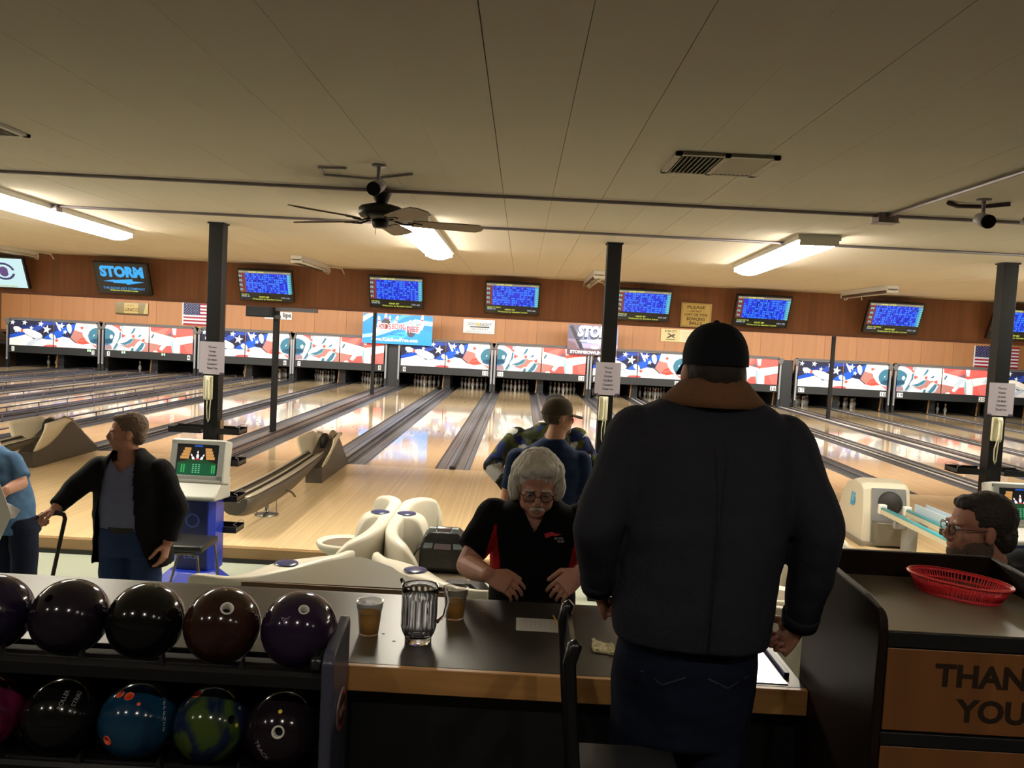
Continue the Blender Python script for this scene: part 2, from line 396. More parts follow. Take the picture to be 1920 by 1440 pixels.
# ================================================================== PINS
m_pin = M('pin_white', (236, 232, 224), .25, spec=.5); m_pinred = M('pin_red', (186, 40, 44), .3)
PINP = [(.0258, 0), (.0285, .006), (.036, .045), (.050, .085), (.0595, .115), (.0600, .125), (.0555, .155), (.045, .19), (.034, .215), (.0265, .236), (.0242, .256), (.0248, .262), (.0262, .275), (.0285, .29), (.0312, .32), (.0323, .343), (.0300, .360), (.0225, .373), (.010, .380), (.001, .381)]
def pin_mesh():
    b = MB(); b.lathe(PINP, n=12, cap=True)
    me = b.mesh('bowling_pin', mats=[m_pin, m_pinred])
    for p in me.polygons:
        z = p.center.z
        if .236 < z < .256 or .262 < z < .276: p.material_index = 1
    return me
PM = pin_mesh()
PINS = [(0, 0), (-.1524, .264), (.1524, .264), (-.3048, .528), (0, .528), (.3048, .528), (-.4572, .792), (-.1524, .792), (.1524, .792), (.4572, .792)]
PINN = ['front', 'second row left', 'second row right', 'third row left', 'third row middle', 'third row right', 'back row far left', 'back row inner left', 'back row inner right', 'back row far right']
FULL = (6, 7, 8, 9, 10, 11, 12, 13, 14, 15, 16, 17, 18)
def pin(n, i, dx=0, dy=0):
    t = thing('bowling_pin', '', 'pin', (X[n]+PINS[i][0]+dx, 18.29+PINS[i][1]+dy, 0), 'pins standing on lane %d' % n)
    t['label'] = '%s pin of the triangle standing at the end of lane %s' % (PINN[i], NUM[n]) if n in FULL else '%s pin left standing at the end of lane %s' % (PINN[i], NUM[n])
    put('pin_body', PM, t); return t
for n in FULL:
    for i in range(10): pin(n, i)
for n, idx in {1: (3, 4), 3: (0,), 5: (5,), 19: (6,), 20: (3, 1, 0), 21: (6, 3)}.items():
    for i in idx: pin(n, i)

# ================================================================== MASKING UNITS
BZ0, BZ1, GZ0, GZ1 = .53, .80, .80, 1.70; MY = 17.0; HW = 1.63
m_mask = M('masking_black', (26, 28, 28), .45, var=.15, vscale=3); m_alu = M('brushed_aluminium', (150, 152, 156), .35, .6)
m_railtop = M('rail_grey', (92, 88, 84), .5, .2)
W_ = (226, 224, 222); NV = (44, 46, 66); RD = (222, 92, 84); BR = (176, 122, 114); TL = (66, 116, 138); LG = (186, 198, 212); CR = (238, 234, 220)
AB = [((118, 95), (118, 583), (1920, 690)), None]
def uvAB(p):
    x, y = p; u = (x-118)/901.0; bot = 583+(x-118)*.0594; top = 91+(x-118)*.0585; return (u, (bot-y)/(bot-top))
def uvCD(p):
    x, y = p; u = 2+(x-80)/875.0; bot = 548+(x-80)*.0526; top = 90+(x-80)*.0543; return (u, (bot-y)/(bot-top))
ART = []     # (polygon in panel units, colour); panels 0..4 left to right across two units
def pa(rgb, *pts): ART.append(([uvAB(p) for p in pts], rgb))
def pc(rgb, *pts): ART.append(([uvCD(p) for p in pts], rgb))
def dsk(f, rgb, c, r, n=20, ry=None): f(rgb, *[(c[0]+r*math.cos(2*PI*k/n), c[1]+(ry or r)*math.sin(2*PI*k/n)) for k in range(n)])
def star(f, rgb, c, r, rot=.2): f(rgb, *[(c[0]+(r if k % 2 == 0 else r*.4)*math.cos(rot-PI/2+k*PI/5), c[1]+(r if k % 2 == 0 else r*.4)*math.sin(rot-PI/2+k*PI/5)) for k in range(10)])
pa(NV, (100, 60), (1500, 60), (1500, 640), (100, 640))
pa((36, 80, 186), (118, 385), (330, 335), (470, 330), (420, 400), (118, 455)); pa((52, 74, 160), (590, 270), (720, 180), (850, 120), (1040, 125), (1040, 210), (880, 200), (760, 290), (640, 335))
pa((34, 52, 120), (330, 240), (560, 200), (700, 190), (560, 260), (420, 275))
pa((42, 90, 196), (820, 465), (940, 375), (1030, 335), (1130, 300), (1290, 230), (1475, 175), (1430, 320), (1360, 445), (1200, 440), (1090, 460), (980, 495))
pa((38, 60, 132), (1040, 130), (1220, 150), (1290, 190), (1180, 280), (1040, 340)); pa(NV, (1180, 400), (1370, 330), (1440, 270), (1360, 445), (1240, 435))
pa((240, 238, 234), (1480, 165), (1960, 190), (1960, 345), (1750, 340), (1600, 352), (1440, 310))
pa(BR, (1440, 308), (1600, 350), (1800, 575), (1640, 595), (1500, 575), (1365, 460)); pa((214, 84, 72), (1560, 480), (1690, 440), (1790, 575), (1600, 596), (1500, 560)); pa((190, 110, 100), (1540, 520), (1700, 490), (1720, 505), (1560, 540))
pa(W_, (100, 455), (250, 430), (450, 385), (560, 440), (620, 480), (770, 465), (900, 488), (990, 492), (1090, 470), (1200, 438), (1340, 462), (1460, 560), (1600, 600), (1790, 598), (1830, 590), (1960, 650), (1960, 720), (100, 600))
pa(LG, (470, 605), (500, 535), (620, 480), (790, 468), (650, 560), (580, 610)); pa((198, 92, 92), (800, 632), (870, 596), (960, 590), (1080, 605), (1090, 650)); pa(LG, (1150, 500), (1230, 450), (1330, 470), (1410, 550), (1250, 560)); pa((192, 206, 220), (1500, 668), (1550, 600), (1680, 600), (1660, 680))
pa((200, 205, 216), (1760, 335), (1800, 270), (1960, 215), (1960, 290), (1850, 330)); pa((208, 120, 116), (1800, 585), (1850, 600), (1960, 640), (1960, 690), (1880, 660))
for c, r in (((890, 290), 95), ((765, 180), 62), ((570, 258), 48), ((265, 300), 55), ((1175, 222), 72), ((1252, 342), 50), ((430, 150), 60), ((180, 140), 55)): star(pa, (214, 222, 232), c, r)
pa(CR, (195, 250), (215, 220), (290, 222), (365, 265), (348, 325), (270, 312), (212, 290)); pa(RD, (345, 330), (368, 268), (415, 282), (400, 338)); pa(CR, (405, 278), (500, 272), (640, 310), (760, 368), (790, 410), (772, 460), (700, 472), (560, 432), (450, 362), (398, 322)); pa((196, 206, 212), (440, 370), (560, 430), (700, 470), (740, 462), (600, 400), (470, 345))
pa(CR, (938, 415), (960, 375), (1005, 375), (1040, 410), (1055, 462), (1012, 484), (960, 452)); pa(RD, (1040, 510), (1085, 475), (1122, 512), (1080, 548)); pa(CR, (1085, 545), (1150, 560), (1250, 612), (1300, 665), (1085, 655))
pa((232, 232, 232), (1050, 150), (1078, 150), (1150, 250), (1172, 310), (1150, 332), (1118, 290)); pa((214, 226, 232), (1280, 212), (1330, 178), (1372, 210), (1388, 300), (1366, 362), (1335, 360), (1300, 300))
pa((206, 212, 216), (1475, 175), (1570, 182), (1602, 240), (1560, 292)); pa(RD, (1562, 262), (1600, 235), (1648, 266), (1602, 302)); pa((232, 236, 234), (1600, 300), (1650, 330), (1720, 410), (1772, 500), (1785, 575), (1700, 522), (1630, 422))
pc(W_, (60, 60), (1860, 60), (1860, 680), (60, 680))
pc((150, 128, 136), (60, 450), (200, 458), (232, 545), (60, 545)); pc((214, 100, 96), (200, 96), (385, 104), (370, 182), (280, 132)); pc(BR, (380, 470), (700, 340), (830, 380), (900, 420), (960, 430), (960, 610), (880, 595), (700, 578), (540, 522))
dsk(pa, (40, 96, 190), (1950, 440), 185, ry=158); dsk(pa, TL, (1962, 440), 176, ry=150); dsk(pc, TL, (78, 305), 180, ry=150); dsk(pc, (52, 92, 116), (60, 400), 120, ry=44); dsk(pa, (46, 78, 104), (1960, 520), 120, ry=44); dsk(pc, (236, 240, 240), (205, 310), 32, ry=36); pa((222, 236, 240), (1838, 430), (1858, 400), (1876, 402), (1850, 440))
pc(W_, (345, 190), (418, 215), (410, 330), (370, 430), (300, 535), (225, 545), (220, 480), (240, 380), (280, 262)); pc(TL, (372, 225), (402, 230), (396, 330), (330, 480), (292, 535), (240, 535), (310, 430), (360, 330)); pc(RD, (345, 180), (370, 158), (416, 186), (405, 222)); pc(RD, (415, 262), (505, 295), (420, 338)); pc((150, 176, 190), (385, 105), (450, 100), (425, 190), (400, 190))
pc((228, 230, 232), (515, 290), (560, 180), (640, 115), (692, 120), (680, 200), (620, 270)); pc(TL, (580, 282), (660, 150), (692, 170), (650, 240)); pc((226, 230, 234), (690, 300), (770, 228), (822, 290), (765, 365), (700, 360)); pc(TL, (730, 312), (800, 268), (812, 296), (770, 322)); pc((70, 104, 122), (985, 330), (1030, 260), (1050, 285), (1010, 350))
pc(W_, (328, 430), (370, 360), (480, 310), (610, 288), (652, 340), (600, 422), (480, 465), (360, 465)); pc(TL, (360, 445), (500, 410), (600, 352), (655, 352), (600, 424), (480, 466)); pc(RD, (615, 295), (660, 275), (682, 312), (640, 348))
pc(W_, (660, 505), (740, 410), (800, 385), (870, 430), (892, 462), (850, 545), (770, 600), (700, 585)); pc(TL, (700, 570), (830, 420), (882, 440), (830, 545), (760, 598)); pc(RD, (820, 375), (870, 348), (884, 392), (840, 418)); pc(W_, (535, 590), (570, 520), (630, 490), (682, 510), (692, 565), (670, 600)); pc(TL, (588, 595), (620, 520), (662, 520), (662, 595))
pc((232, 98, 92), (962, 60), (1860, 60), (1860, 300), (1500, 335), (1440, 335), (980, 215)); pc((196, 120, 112), (1050, 225), (1250, 282), (1370, 150), (1300, 145)); pc((120, 96, 104), (1290, 295), (1380, 230), (1425, 320), (1380, 320))
pc((233, 94, 88), (962, 428), (1180, 470), (1290, 490), (1560, 475), (1860, 425), (1860, 680), (962, 660)); pc(BR, (962, 428), (1180, 470), (1110, 590), (962, 620)); pc((206, 110, 104), (1650, 480), (1860, 440), (1860, 640), (1720, 620)); pc(LG, (1170, 462), (1320, 318), (1422, 340), (1290, 455))
pc(CR, (1400, 345), (1440, 330), (1515, 330), (1562, 440), (1566, 660), (1450, 660), (1400, 485)); pc((146, 182, 196), (1400, 345), (1432, 400), (1455, 650), (1428, 650), (1394, 485)); pc((208, 218, 222), (1398, 145), (1492, 165), (1482, 292), (1428, 282)); pc(RD, (1428, 330), (1480, 290), (1522, 320), (1460, 348)); pc(LG, (1740, 415), (1830, 300), (1860, 300), (1860, 420))
pc(W_, (1148, 550), (1220, 445), (1282, 448), (1284, 490), (1210, 566)); pc(RD, (1112, 555), (1150, 540), (1182, 575), (1135, 590)); pc(W_, (1000, 620), (1060, 572), (1120, 575), (1136, 630))
PW = 1.58; GH = GZ1-GZ0
PANEL = []
for k in range(4):
    p = Print(.0003); p.rect(0, PW, 0, GH, W_)
    for poly, rgb in ART:
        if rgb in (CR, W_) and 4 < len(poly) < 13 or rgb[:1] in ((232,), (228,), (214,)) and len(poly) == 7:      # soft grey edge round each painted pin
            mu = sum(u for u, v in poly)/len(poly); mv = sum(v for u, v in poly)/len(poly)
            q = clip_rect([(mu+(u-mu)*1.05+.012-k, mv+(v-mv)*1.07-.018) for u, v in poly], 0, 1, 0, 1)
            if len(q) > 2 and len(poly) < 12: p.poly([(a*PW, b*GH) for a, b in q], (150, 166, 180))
        q = clip_rect([(u-k, v) for u, v in poly], 0, 1, 0, 1)
        if len(q) > 2: p.poly([(a*PW, b*GH) for a, b in q], rgb)
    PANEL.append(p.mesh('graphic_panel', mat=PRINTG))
backm = MB().bb(0, PW, 0, .02, 0, GH).mesh('panel_board', mats=[m_mask])
def masking(n, cx):
    t = thing('masking_unit', 'masking unit with %s artwork, over lanes %s and %s' % ('blue star' if (n//2) % 2 == 0 else 'red stripe', NUM[n], NUM[n+1]), 'masking unit', (cx, MY, 0), 'masking units over the pin decks')
    first = 0 if (n//2) % 2 == 0 else 2
    for k in range(2):
        x = -HW+.03+k*(PW+.012) if k == 0 else .012
        g = put('panel_board', backm, t, (x, .005, GZ0)); put('graphic_panel', PANEL[first+k], g, (0, -.001, 0))
    ox = cx
    MB().bb(ox-HW, ox+HW, MY-.01, MY+.05, BZ0, BZ1).build('bottom_band', m_mask, t, bevel=.008)
    MB().bb(ox-HW, ox+HW, MY-.02, MY+.12, GZ1, GZ1+.05).bb(ox-HW, ox+HW, MY+.02, MY+.3, GZ1+.05, GZ1+.1).build('top_rail', m_railtop, t, bevel=.01)
    for s in (-1, 1):
        b = MB(); x = ox+s*(HW+.045)
        b.bb(x-.045, x+.045, MY+.0, MY+.12, .0, GZ1+.04, 0); b.bb(x-.03, x+.03, MY-.03, MY+.0, .30, GZ1-.18, 1)
        b.cyl((x, MY-.02, .26), (x, MY-.02, .34), .034, n=8, mi=1)
        b.prism([(x-.05, MY-.02, GZ1-.16), (x+.05, MY-.02, GZ1-.16), (x+.13, MY-.02, GZ1+.06), (x-.13, MY-.02, GZ1+.06)], (0, .02, 0), 2)
        b.build('mask_post', [m_mask, m_alu, m_railtop], t)
    for s, num in ((-1, n), (1, n+1)):
        p = Print(); wd = .17 if num < 10 else .24; p.rect(-wd/2, wd/2, -.085, .085, (236, 236, 232)) if False else None
        x = ox+s*(HW-.17)
        for i, chx in enumerate(str(num)):
            dx = (i-(len(str(num))-1)/2)*.105
            p.rect(dx-.05, dx+.05, -.08, .08, (232, 232, 228)); p.text(chx, dx, -.06, .12, (40, 40, 44), bold=.02)
        p.build('lane_number', t, (x, MY-.012, .665))
    return t
for n in PC: masking(n, {1: -16.77, 3: -13.29, 5: -9.80, 7: -6.37, 9: -2.555, 11: .91, 13: 4.37, 15: 7.80, 17: 11.73, 19: 15.26, 21: 18.7}[n])
pit = st(thing('trim_2', None, None, (0, 18.6, 0)))
m_kick = M('kickback_black', (20, 20, 22), .6); m_kb = M('kickback_board', (150, 110, 60), .6, var=.2)
MB().bb(-19.8, 20.5, 19.7, 19.8, -.3, 3.3).build('pit_curtain', M('pit_black', (8, 8, 10), .9), pit); MB().bb(-19.8, 20.5, MY+.14, 19.7, BZ1+.02, BZ1+.06).build('pit_lid', MATS['pit_black'], pit)
for n, c in PC.items():
    for xx, wv in ((c, .12), (c+.908+.80, .06)):
        MB().bb(xx-wv, xx+wv, 17.5, 19.7, .02, .56).build('kickback', m_kick, pit)
        MB().prism([(xx-wv-.05, 17.48, .02), (xx-wv-.01, 17.48, .02), (xx-wv+.03, 17.48, .5), (xx-wv-.02, 17.48, .5)], (0, .03, 0)).build('edge_board', m_kb, pit)
# filler cabinets in the two wide gaps
for gx, lab in ((-4.46, 'between lanes eight and nine'), (9.76, 'between lanes sixteen and seventeen')):
    setp(MB().bb(gx-.2, gx+.2, MY+.1, MY+.5, 0, GZ1).build('filler_cabinet', m_mask, loc=(gx, MY+.1, 0), bevel=.01), 'narrow filler cabinet '+lab, 'cabinet')
# small green pin-count lamps and clutter on the first units
m_gled = emat('green_lamp', (40, 230, 120), 2.0)
for x, lab in ((-15.45+.0, 'lane two'), (-14.2, 'lane three'), (-12.75, 'lane four'), (-10.75, 'lane five')):
    setp(MB().bb(x-.06, x-.02, MY-.03, MY-.01, .70, .77).bb(x+.02, x+.06, MY-.03, MY-.01, .70, .77).build('status_lamp', m_gled, loc=(x, MY-.02, .7)), 'green status lamp on the band over '+lab, 'lamp')
# ================================================================== SIGNS, BANNERS, FLAGS
def board(name, label, cat, O, w, h, th, pr, mat=None, U=(1, 0, 0), V=(0, 0, 1), pmat=None, group=None, pname='print'):
    """flat sign: O is the lower-left corner of its face"""
    U, V = Vector(U), Vector(V); N = U.cross(V); O = Vector(O)
    b = MB().prism([O, O+U*w, O+U*w+V*h, O+V*h], -N*th)
    o = setp(b.build(name, mat or M('sign_back', (200, 196, 188), .6), loc=tuple(O+U*w/2)), label, cat, group)
    pr.build(pname, o, O+N*.0004, U, V, pmat); return o
# blue banner (its cartoon figures are left out)
p = Print(.0006); Wb, Hb = 2.5, 1.06
p.rect(0, Wb, 0, Hb, (32, 128, 222))
p.poly([(0, .30), (.35, .36), (.8, .56), (1.3, .74), (1.9, .92), (2.5, .86), (2.5, .70), (1.95, .74), (1.35, .58), (.9, .40), (.5, .25), (0, .18)], (150, 205, 245))
p.poly([(0, .74), (.3, .95), (.5, 1.06), (.2, 1.06), (0, .95)], (170, 214, 246)); p.poly([(.9, .58), (1.5, .98), (1.8, 1.06), (1.4, 1.06), (1.0, .84), (.8, .62)], (70, 158, 236))
p.poly([(0, 0), (0, .14), (.6, .2), (1.3, .44), (1.9, .58), (2.5, .5), (2.5, 0)], (38, 140, 230)); p.poly([(.7, .2), (1.3, .42), (1.8, .5), (1.5, .22)], (60, 165, 240))
def flatpin(pr, c, h, a, col=(246, 246, 246), ring=(214, 60, 60)):
    prof = [(-.10, 0), (-.17, .3), (-.13, .52), (-.075, .62), (-.095, .8), (-.05, .95), (0, 1.0), (.05, .95), (.095, .8), (.075, .62), (.13, .52), (.17, .3), (.10, 0)]
    f = lambda q: (c[0]+h*(q[0]*math.cos(a)-q[1]*math.sin(a)), c[1]+h*(q[0]*math.sin(a)+q[1]*math.cos(a)))
    pr.poly([f(q) for q in prof], col); pr.poly([f(q) for q in [(-.085, .60), (.085, .60), (.082, .68), (-.082, .68)]], ring)
for c, h, a in (((.62, .50), .50, .12), ((.80, .55), .55, -.03), ((.92, .6), .42, -.12), ((1.08, .56), .5, -.35)): flatpin(p, c, h, a)
p.disc((.83, .72), .17, (58, 50, 54), 24); flatpin(p, (.56, .34), .42, .05)
for c, h, a in (((1.72, .55), .35, .1), ((1.86, .6), .33, 0), ((2.08, .55), .55, -.1), ((1.98, .42), .5, -.15)): flatpin(p, c, h, a)
p.disc((1.74, .42), .14, (70, 66, 78), 24)
for t, x, y, wd in (('KIDS', .80, .52, .44), ('BOWL', 1.30, .54, .50), ('FREE', 1.80, .47, .44)):
    p.text(t, x, y-.015, .22, (240, 236, 236), bold=.05, w=wd+.05); p.text(t, x, y, .19, (214, 44, 44), bold=.022, w=wd)
p.text('FIND OUT MORE AT', 1.25, .32, .045, (40, 90, 190), w=.5); p.text('www.KidsBowlFree.com', 1.16, .10, .13, (250, 250, 250), bold=.02, w=1.66)
bn = board('banner', 'bright blue vinyl banner reading KIDS BOWL FREE above lane 8', 'banner', (-5.555, 16.86, 1.545), Wb, Hb, .006, p, V=(0.004, 0, 1))
def hang(o, xs, y, z): [MB().cyl((x, y, z), (x, y, 3.32), .004, n=5).build('hanging_cord', m_dark, o) for x in xs]
hang(bn, (-5.4, -3.2), 16.863, 2.58)
# bolt shared by the two lightning logos
BOLT = [(0, .42), (.27, .60), (.28, .55), (.68, .70), (.72, .70), (.72, .52), (1, .46), (.57, .16), (.56, .27), (.24, .31), (.24, .38)]
def storm_logo(pr, x, y, w, h, rgb, shear=0.):
    pr.text('STORM', x, y+h*.45, h*.55, rgb, align='c', bold=.06, w=w, shear=shear)
    pr.poly([(x-w*.46+a*w*.95, y-h*.12+b*h*.62) for a, b in BOLT], rgb)
p = Print(.0006); Wb, Hb = 1.79, 1.08
p.rect(0, Wb, 0, Hb, (126, 112, 132)); p.poly([(0, Hb), (.5, Hb), (.8, .6), (0, .55)], (92, 84, 104)); p.poly([(.04, 1.0), (.16, 1.04), (.62, .18), (.48, .16)], (44, 42, 50))
p.poly([(.3, .9), (1.79, .95), (1.79, .42), (.5, .42)], (116, 128, 160)); p.poly([(.5, .42), (1.79, .42), (1.79, .28), (.56, .25)], (160, 152, 186)); p.rect(0, Wb, 0, .22, (86, 66, 76)); p.poly([(0, .5), (.25, .42), (.4, .2), (0, .2)], (110, 84, 92))
p.disc((.98, .28), .15, (220, 222, 236), 20, .06); p.text('STORM', .99, .60, .38, (60, 62, 84), bold=.08, w=1.36, shear=.12); storm_logo(p, 1.0, .40, 1.32, .62, (240, 244, 250), .12)
p.text('STORMBOWLING.COM', .92, .05, .10, (250, 250, 250), bold=.04, w=1.62)
bn = board('banner', 'grey lightning banner reading STORM half behind the middle black post', 'banner', (1.794, 16.86, 1.515), Wb, Hb, .006, p); hang(bn, (1.9, 3.5), 16.863, 2.57)
# flags
def flag(x, z, w, h, lab):
    p = Print(.0005); s = h/13
    for i in range(13): p.rect(.05, w, i*s, (i+1)*s, (170, 30, 52) if i % 2 == 0 else (240, 236, 236))
    p.rect(0, .05, 0, h, (236, 232, 224)); p.rect(.05, w*.42, h-7*s, h, (44, 44, 92))
    for r in range(9):
        for c in range(6 if r % 2 == 0 else 5):
            p.star((.05+(w*.42-.05)*(c+.5+(.5 if r % 2 else 0))/6, h-7*s*(r+.5)/9), s*.28, (232, 232, 240))
    O = Vector((x, 18.86, z)); b = MB(); n = 14
    b.loft([[(x+w*i/n, 18.87+.004*math.sin(i*1.1), z), (x+w*i/n, 18.87+.004*math.sin(i*1.1), z+h), (x+w*i/n, 18.876+.004*math.sin(i*1.1), z+h), (x+w*i/n, 18.876+.004*math.sin(i*1.1), z)] for i in range(n+1)])
    o = setp(b.build('flag', M('flag_cloth', (220, 214, 210), .7), loc=(x+w/2, 18.87, z)), lab, 'flag'); p.build('print', o, (x, 18.864, z)); return o
flag(-12.89, 1.83, 1.64, .84, 'striped flag on the back wall above lane number 4')
flag(17.33, 1.80, 1.70, .80, 'striped flag on the back wall behind the rightmost black post')
# gold plaque, white signs, yellow signs
p = Print(.0005); p.rect(0, 1.24, 0, .47, (150, 132, 84)); p.rect(.32, .86, .02, .45, (208, 178, 104)); p.poly([(1.05, 0), (1.24, 0), (1.24, .47), (1.16, .47)], (206, 184, 120)); p.rect(0, 1.24, 0, .06, (92, 74, 44)); p.text('UNICO', .62, .14, .12, (112, 84, 40), bold=.02); p.text('AWARD', .56, .33, .05, (140, 108, 56))
board('plaque', 'dull gold wall plaque under the STORM screen', 'plaque', (-15.45, 18.86, 2.10), 1.24, .47, .03, p, M('plaque_edge', (110, 92, 56), .4, .6), V=(-.0, 0, 1), pmat=PRINTG)
p = Print(.0005); p.rect(0, 1.05, 0, .28, (238, 234, 230)); p.text('lips', .86, .09, .17, (30, 30, 34), bold=.03); p.rect(.36, .42, .08, .2, (190, 50, 50)); p.text('il', .52, .09, .17, (30, 30, 34), bold=.03)
board('sign', 'small white sign ending in lips behind a thin post', 'sign', (-9.72, 18.86, 2.225), 1.05, .27, .02, p)
p = Print(.0005); p.rect(0, 1.2, 0, .53, (238, 240, 236)); p.text('GOOD', .36, .30, .11, (150, 146, 138), bold=.03, w=.36); p.star((.58, .34), .10, (232, 186, 84)); p.text('NIGHT', .86, .29, .11, (140, 140, 130), bold=.03, w=.44); p.rect(.26, 1.0, .225, .265, (36, 36, 36)); p.text('1-855-WE-PLAY', .62, .13, .06, (120, 120, 120), w=.66); p.text('Sponsored customer bowl events', .62, .05, .045, (150, 152, 152), w=1.0)
board('sign', 'white sign with a small yellow star under the screen over lane 11', 'sign', (-2.10, 18.86, 2.08), 1.2, .525, .03, p)
p = Print(.0005); p.rect(0, 1.25, 0, .48, (222, 200, 134)); p.rect(.72, 1.25, 0, .48, (226, 214, 166)); p.text('RYAN CITY', .38, .36, .08, (74, 58, 34), bold=.03, w=.46); p.poly([(.22, .16), (.5, .30), (.56, .26), (.28, .13)], (64, 50, 36)); p.poly([(.24, .30), (.3, .32), (.54, .17), (.5, .14)], (64, 50, 36)); p.rect(.2, .56, .07, .10, (90, 72, 44))
for k in range(5): p.rect(.82, 1.18, .08+k*.075, .095+k*.075, (190, 160, 110))
board('sign', 'pale gold sign with crossed tools on the light back wall', 'sign', (5.44, 18.86, 2.15), 1.25, .48, .02, p)
p = Print(.0004); p.rect(0, .43, 0, .345, (226, 198, 122)); p.rect(.012, .418, .012, .333, (120, 92, 46)); p.rect(.016, .414, .016, .329, (230, 203, 128))
for t, y, h, wd in (('PLEASE', .265, .040, .26), ('— DO NOT —', .215, .026, .26), ('LOFT OR TOSS', .160, .034, .33), ('BOWLING', .095, .044, .26), ('BALLS', .035, .044, .18)): p.text(t, .215, y, h, (92, 68, 34), bold=.02, w=wd)
board('sign', 'square yellow sign reading PLEASE DO NOT LOFT OR TOSS BOWLING BALLS', 'sign', (2.435, -.625, 2.36), .435, .345, .012, p)
# speaker and beam end behind the header
spk = setp(MB().bb(-5.03, -4.54, 2.85, 3.0, 2.2, 2.46).bb(-5.0, -4.57, 2.84, 2.85, 2.215, 2.44).build('speaker', M('speaker_black', (22, 24, 26), .7, bump=.3, bscale=300), loc=(-4.79, 2.92, 2.2), bevel=.01), 'black box speaker hung just below the dark header', 'speaker'); hang(spk, (-4.95, -4.62), 2.92, 2.45)

# ================================================================== MONITORS
m_frame = M('monitor_frame', (12, 12, 13), .25)
def score_screen(seed, l1, l2, l3):
    r = random.Random(seed); p = Print(.0002); Wm, Hm = .735, .435
    p.rect(0, Wm, 0, Hm, (16, 18, 20)); p.rect(0, Wm, Hm-.03, Hm, (150, 142, 120)); p.rect(0, .085, .115, Hm-.03, (120, 48, 44)); p.rect(Wm-.055, Wm, .115, Hm-.03, (70, 160, 190)); p.rect(.085, Wm-.055, .115, Hm-.03, (24, 48, 224))
    p.text('GAME OVER', .25, Hm-.025, .022, (226, 226, 110), bold=.03, w=.22); p.text('1.2', .03, Hm-.025, .02, (226, 226, 110)); p.text('SLIM', Wm-.08, Hm-.025, .02, (200, 210, 120))
    cw = (Wm-.14)/11; rh = (Hm-.145)/9
    for i in range(11):
        for j in range(9):
            x, y = .087+i*cw, .117+j*rh
            if r.random() < .75: p.rect(x+cw*.1, x+cw*.5, y+rh*.1, y+rh*.92, (46, 120, 250))
            if r.random() < .55: p.rect(x+cw*.55, x+cw*.92, y+rh*.2, y+rh*.8, (60, 150, 252))
            if r.random() < .14: p.rect(x+cw*.2, x+cw*.75, y+rh*.15, y+rh*.85, (8, 16, 150))
    for j in range(4): p.text('P%d' % (j+1), .03, .15+j*.068, .03, (130, 210, 220), bold=.04)
    for j in range(9): p.rect(Wm-.045, Wm-.01, .122+j*rh, .122+(j+.55)*rh, (120, 206, 222))
    p.text(l1, .02, .083, .02, (200, 206, 80), align='l', bold=.03); p.text('MARK: 84', .02, .058, .02, (170, 186, 206), align='l', bold=.03); p.text(l2, .34, .055, .021, (214, 220, 84), bold=.04); p.text(l3, Wm-.09, .052, .021, (180, 190, 206), bold=.03)
    p.text('Welcome to Sanders Lanes', .38, .022, .021, (214, 220, 84), bold=.02, w=.42); return p
def monitor(n, x, lab, p):
    t = thing('scoring_monitor', lab, 'monitor', (x, -.85, 2.62), 'monitors along the dark header')
    a = math.radians(24); V = Vector((0, -math.sin(a), math.cos(a))); U = Vector((1, 0, 0)); N = U.cross(V); O = Vector((x, -.85, 2.62))
    R = Matrix((U, -N, V)).transposed()
    MB().box(O-N*.03, (.775, .055, .475), R).build('frame', m_frame, t, bevel=.006)
    p.build('screen', t, O-U*.3675-V*.2175+N*.001, U, V, SCREEN)
    MB().bb(x-.06, x+.06, -.8, HY, 2.56, 2.68).cyl((x, -.82, 2.72), (x, HY, 2.88), .015).build('bracket', m_dark, t)
names = ['ALLEY 9', 'PIN PALS', 'MARK IT ZERO', 'SPARE US', 'COUNTRY 21', 'SPLIT HAPPENS', 'GUTTER GANG']
for i, n in enumerate((9, 10, 11, 12, 13, 14, 15)):
    xx = {9: -3.50, 10: -1.645, 11: -.0, 12: 1.855, 13: 3.53, 14: 5.375, 15: 7.13}[n]
    monitor(n, xx, 'tilted score-grid monitor, team %s, over lane %s' % (names[i], NUM[n]), score_screen(n, names[i], 'HDCP: %d' % (640+37*i), 'TOT: %d' % (610+23*i)))
p = Print(.0002); p.rect(0, .735, 0, .435, (14, 16, 20)); storm_logo(p, .37, .135, .62, .26, (48, 176, 250)); p.text('THE BOWLER\'S COMPANY', .37, .055, .035, (60, 150, 220), bold=.02, w=.6); p.text('Welcome to Sanders Lanes', .36, .03, .02, (214, 220, 84), bold=.04, w=.4)
monitor(8, -5.545, 'tilted monitor showing a blue STORM lightning logo', p)
p = Print(.0002); p.rect(0, .735, 0, .435, (206, 240, 244)); p.disc((.44, .24), .16, (60, 62, 110), 28, .13); p.disc((.44, .24), .125, (206, 240, 244), 28, .10); p.disc((.44, .235), .07, (96, 70, 130), 24, .075); p.disc((.46, .26), .025, (210, 150, 190)); p.rect(.27, .61, .21, .26, (206, 240, 244)); p.disc((.44, .235), .06, (96, 70, 130), 24, .065); p.text('Welcome to Sanders Lanes', .36, .012, .02, (190, 200, 84), bold=.04, w=.45)
monitor(7, -7.31, 'tilted monitor showing a white screen with a round logo', p)

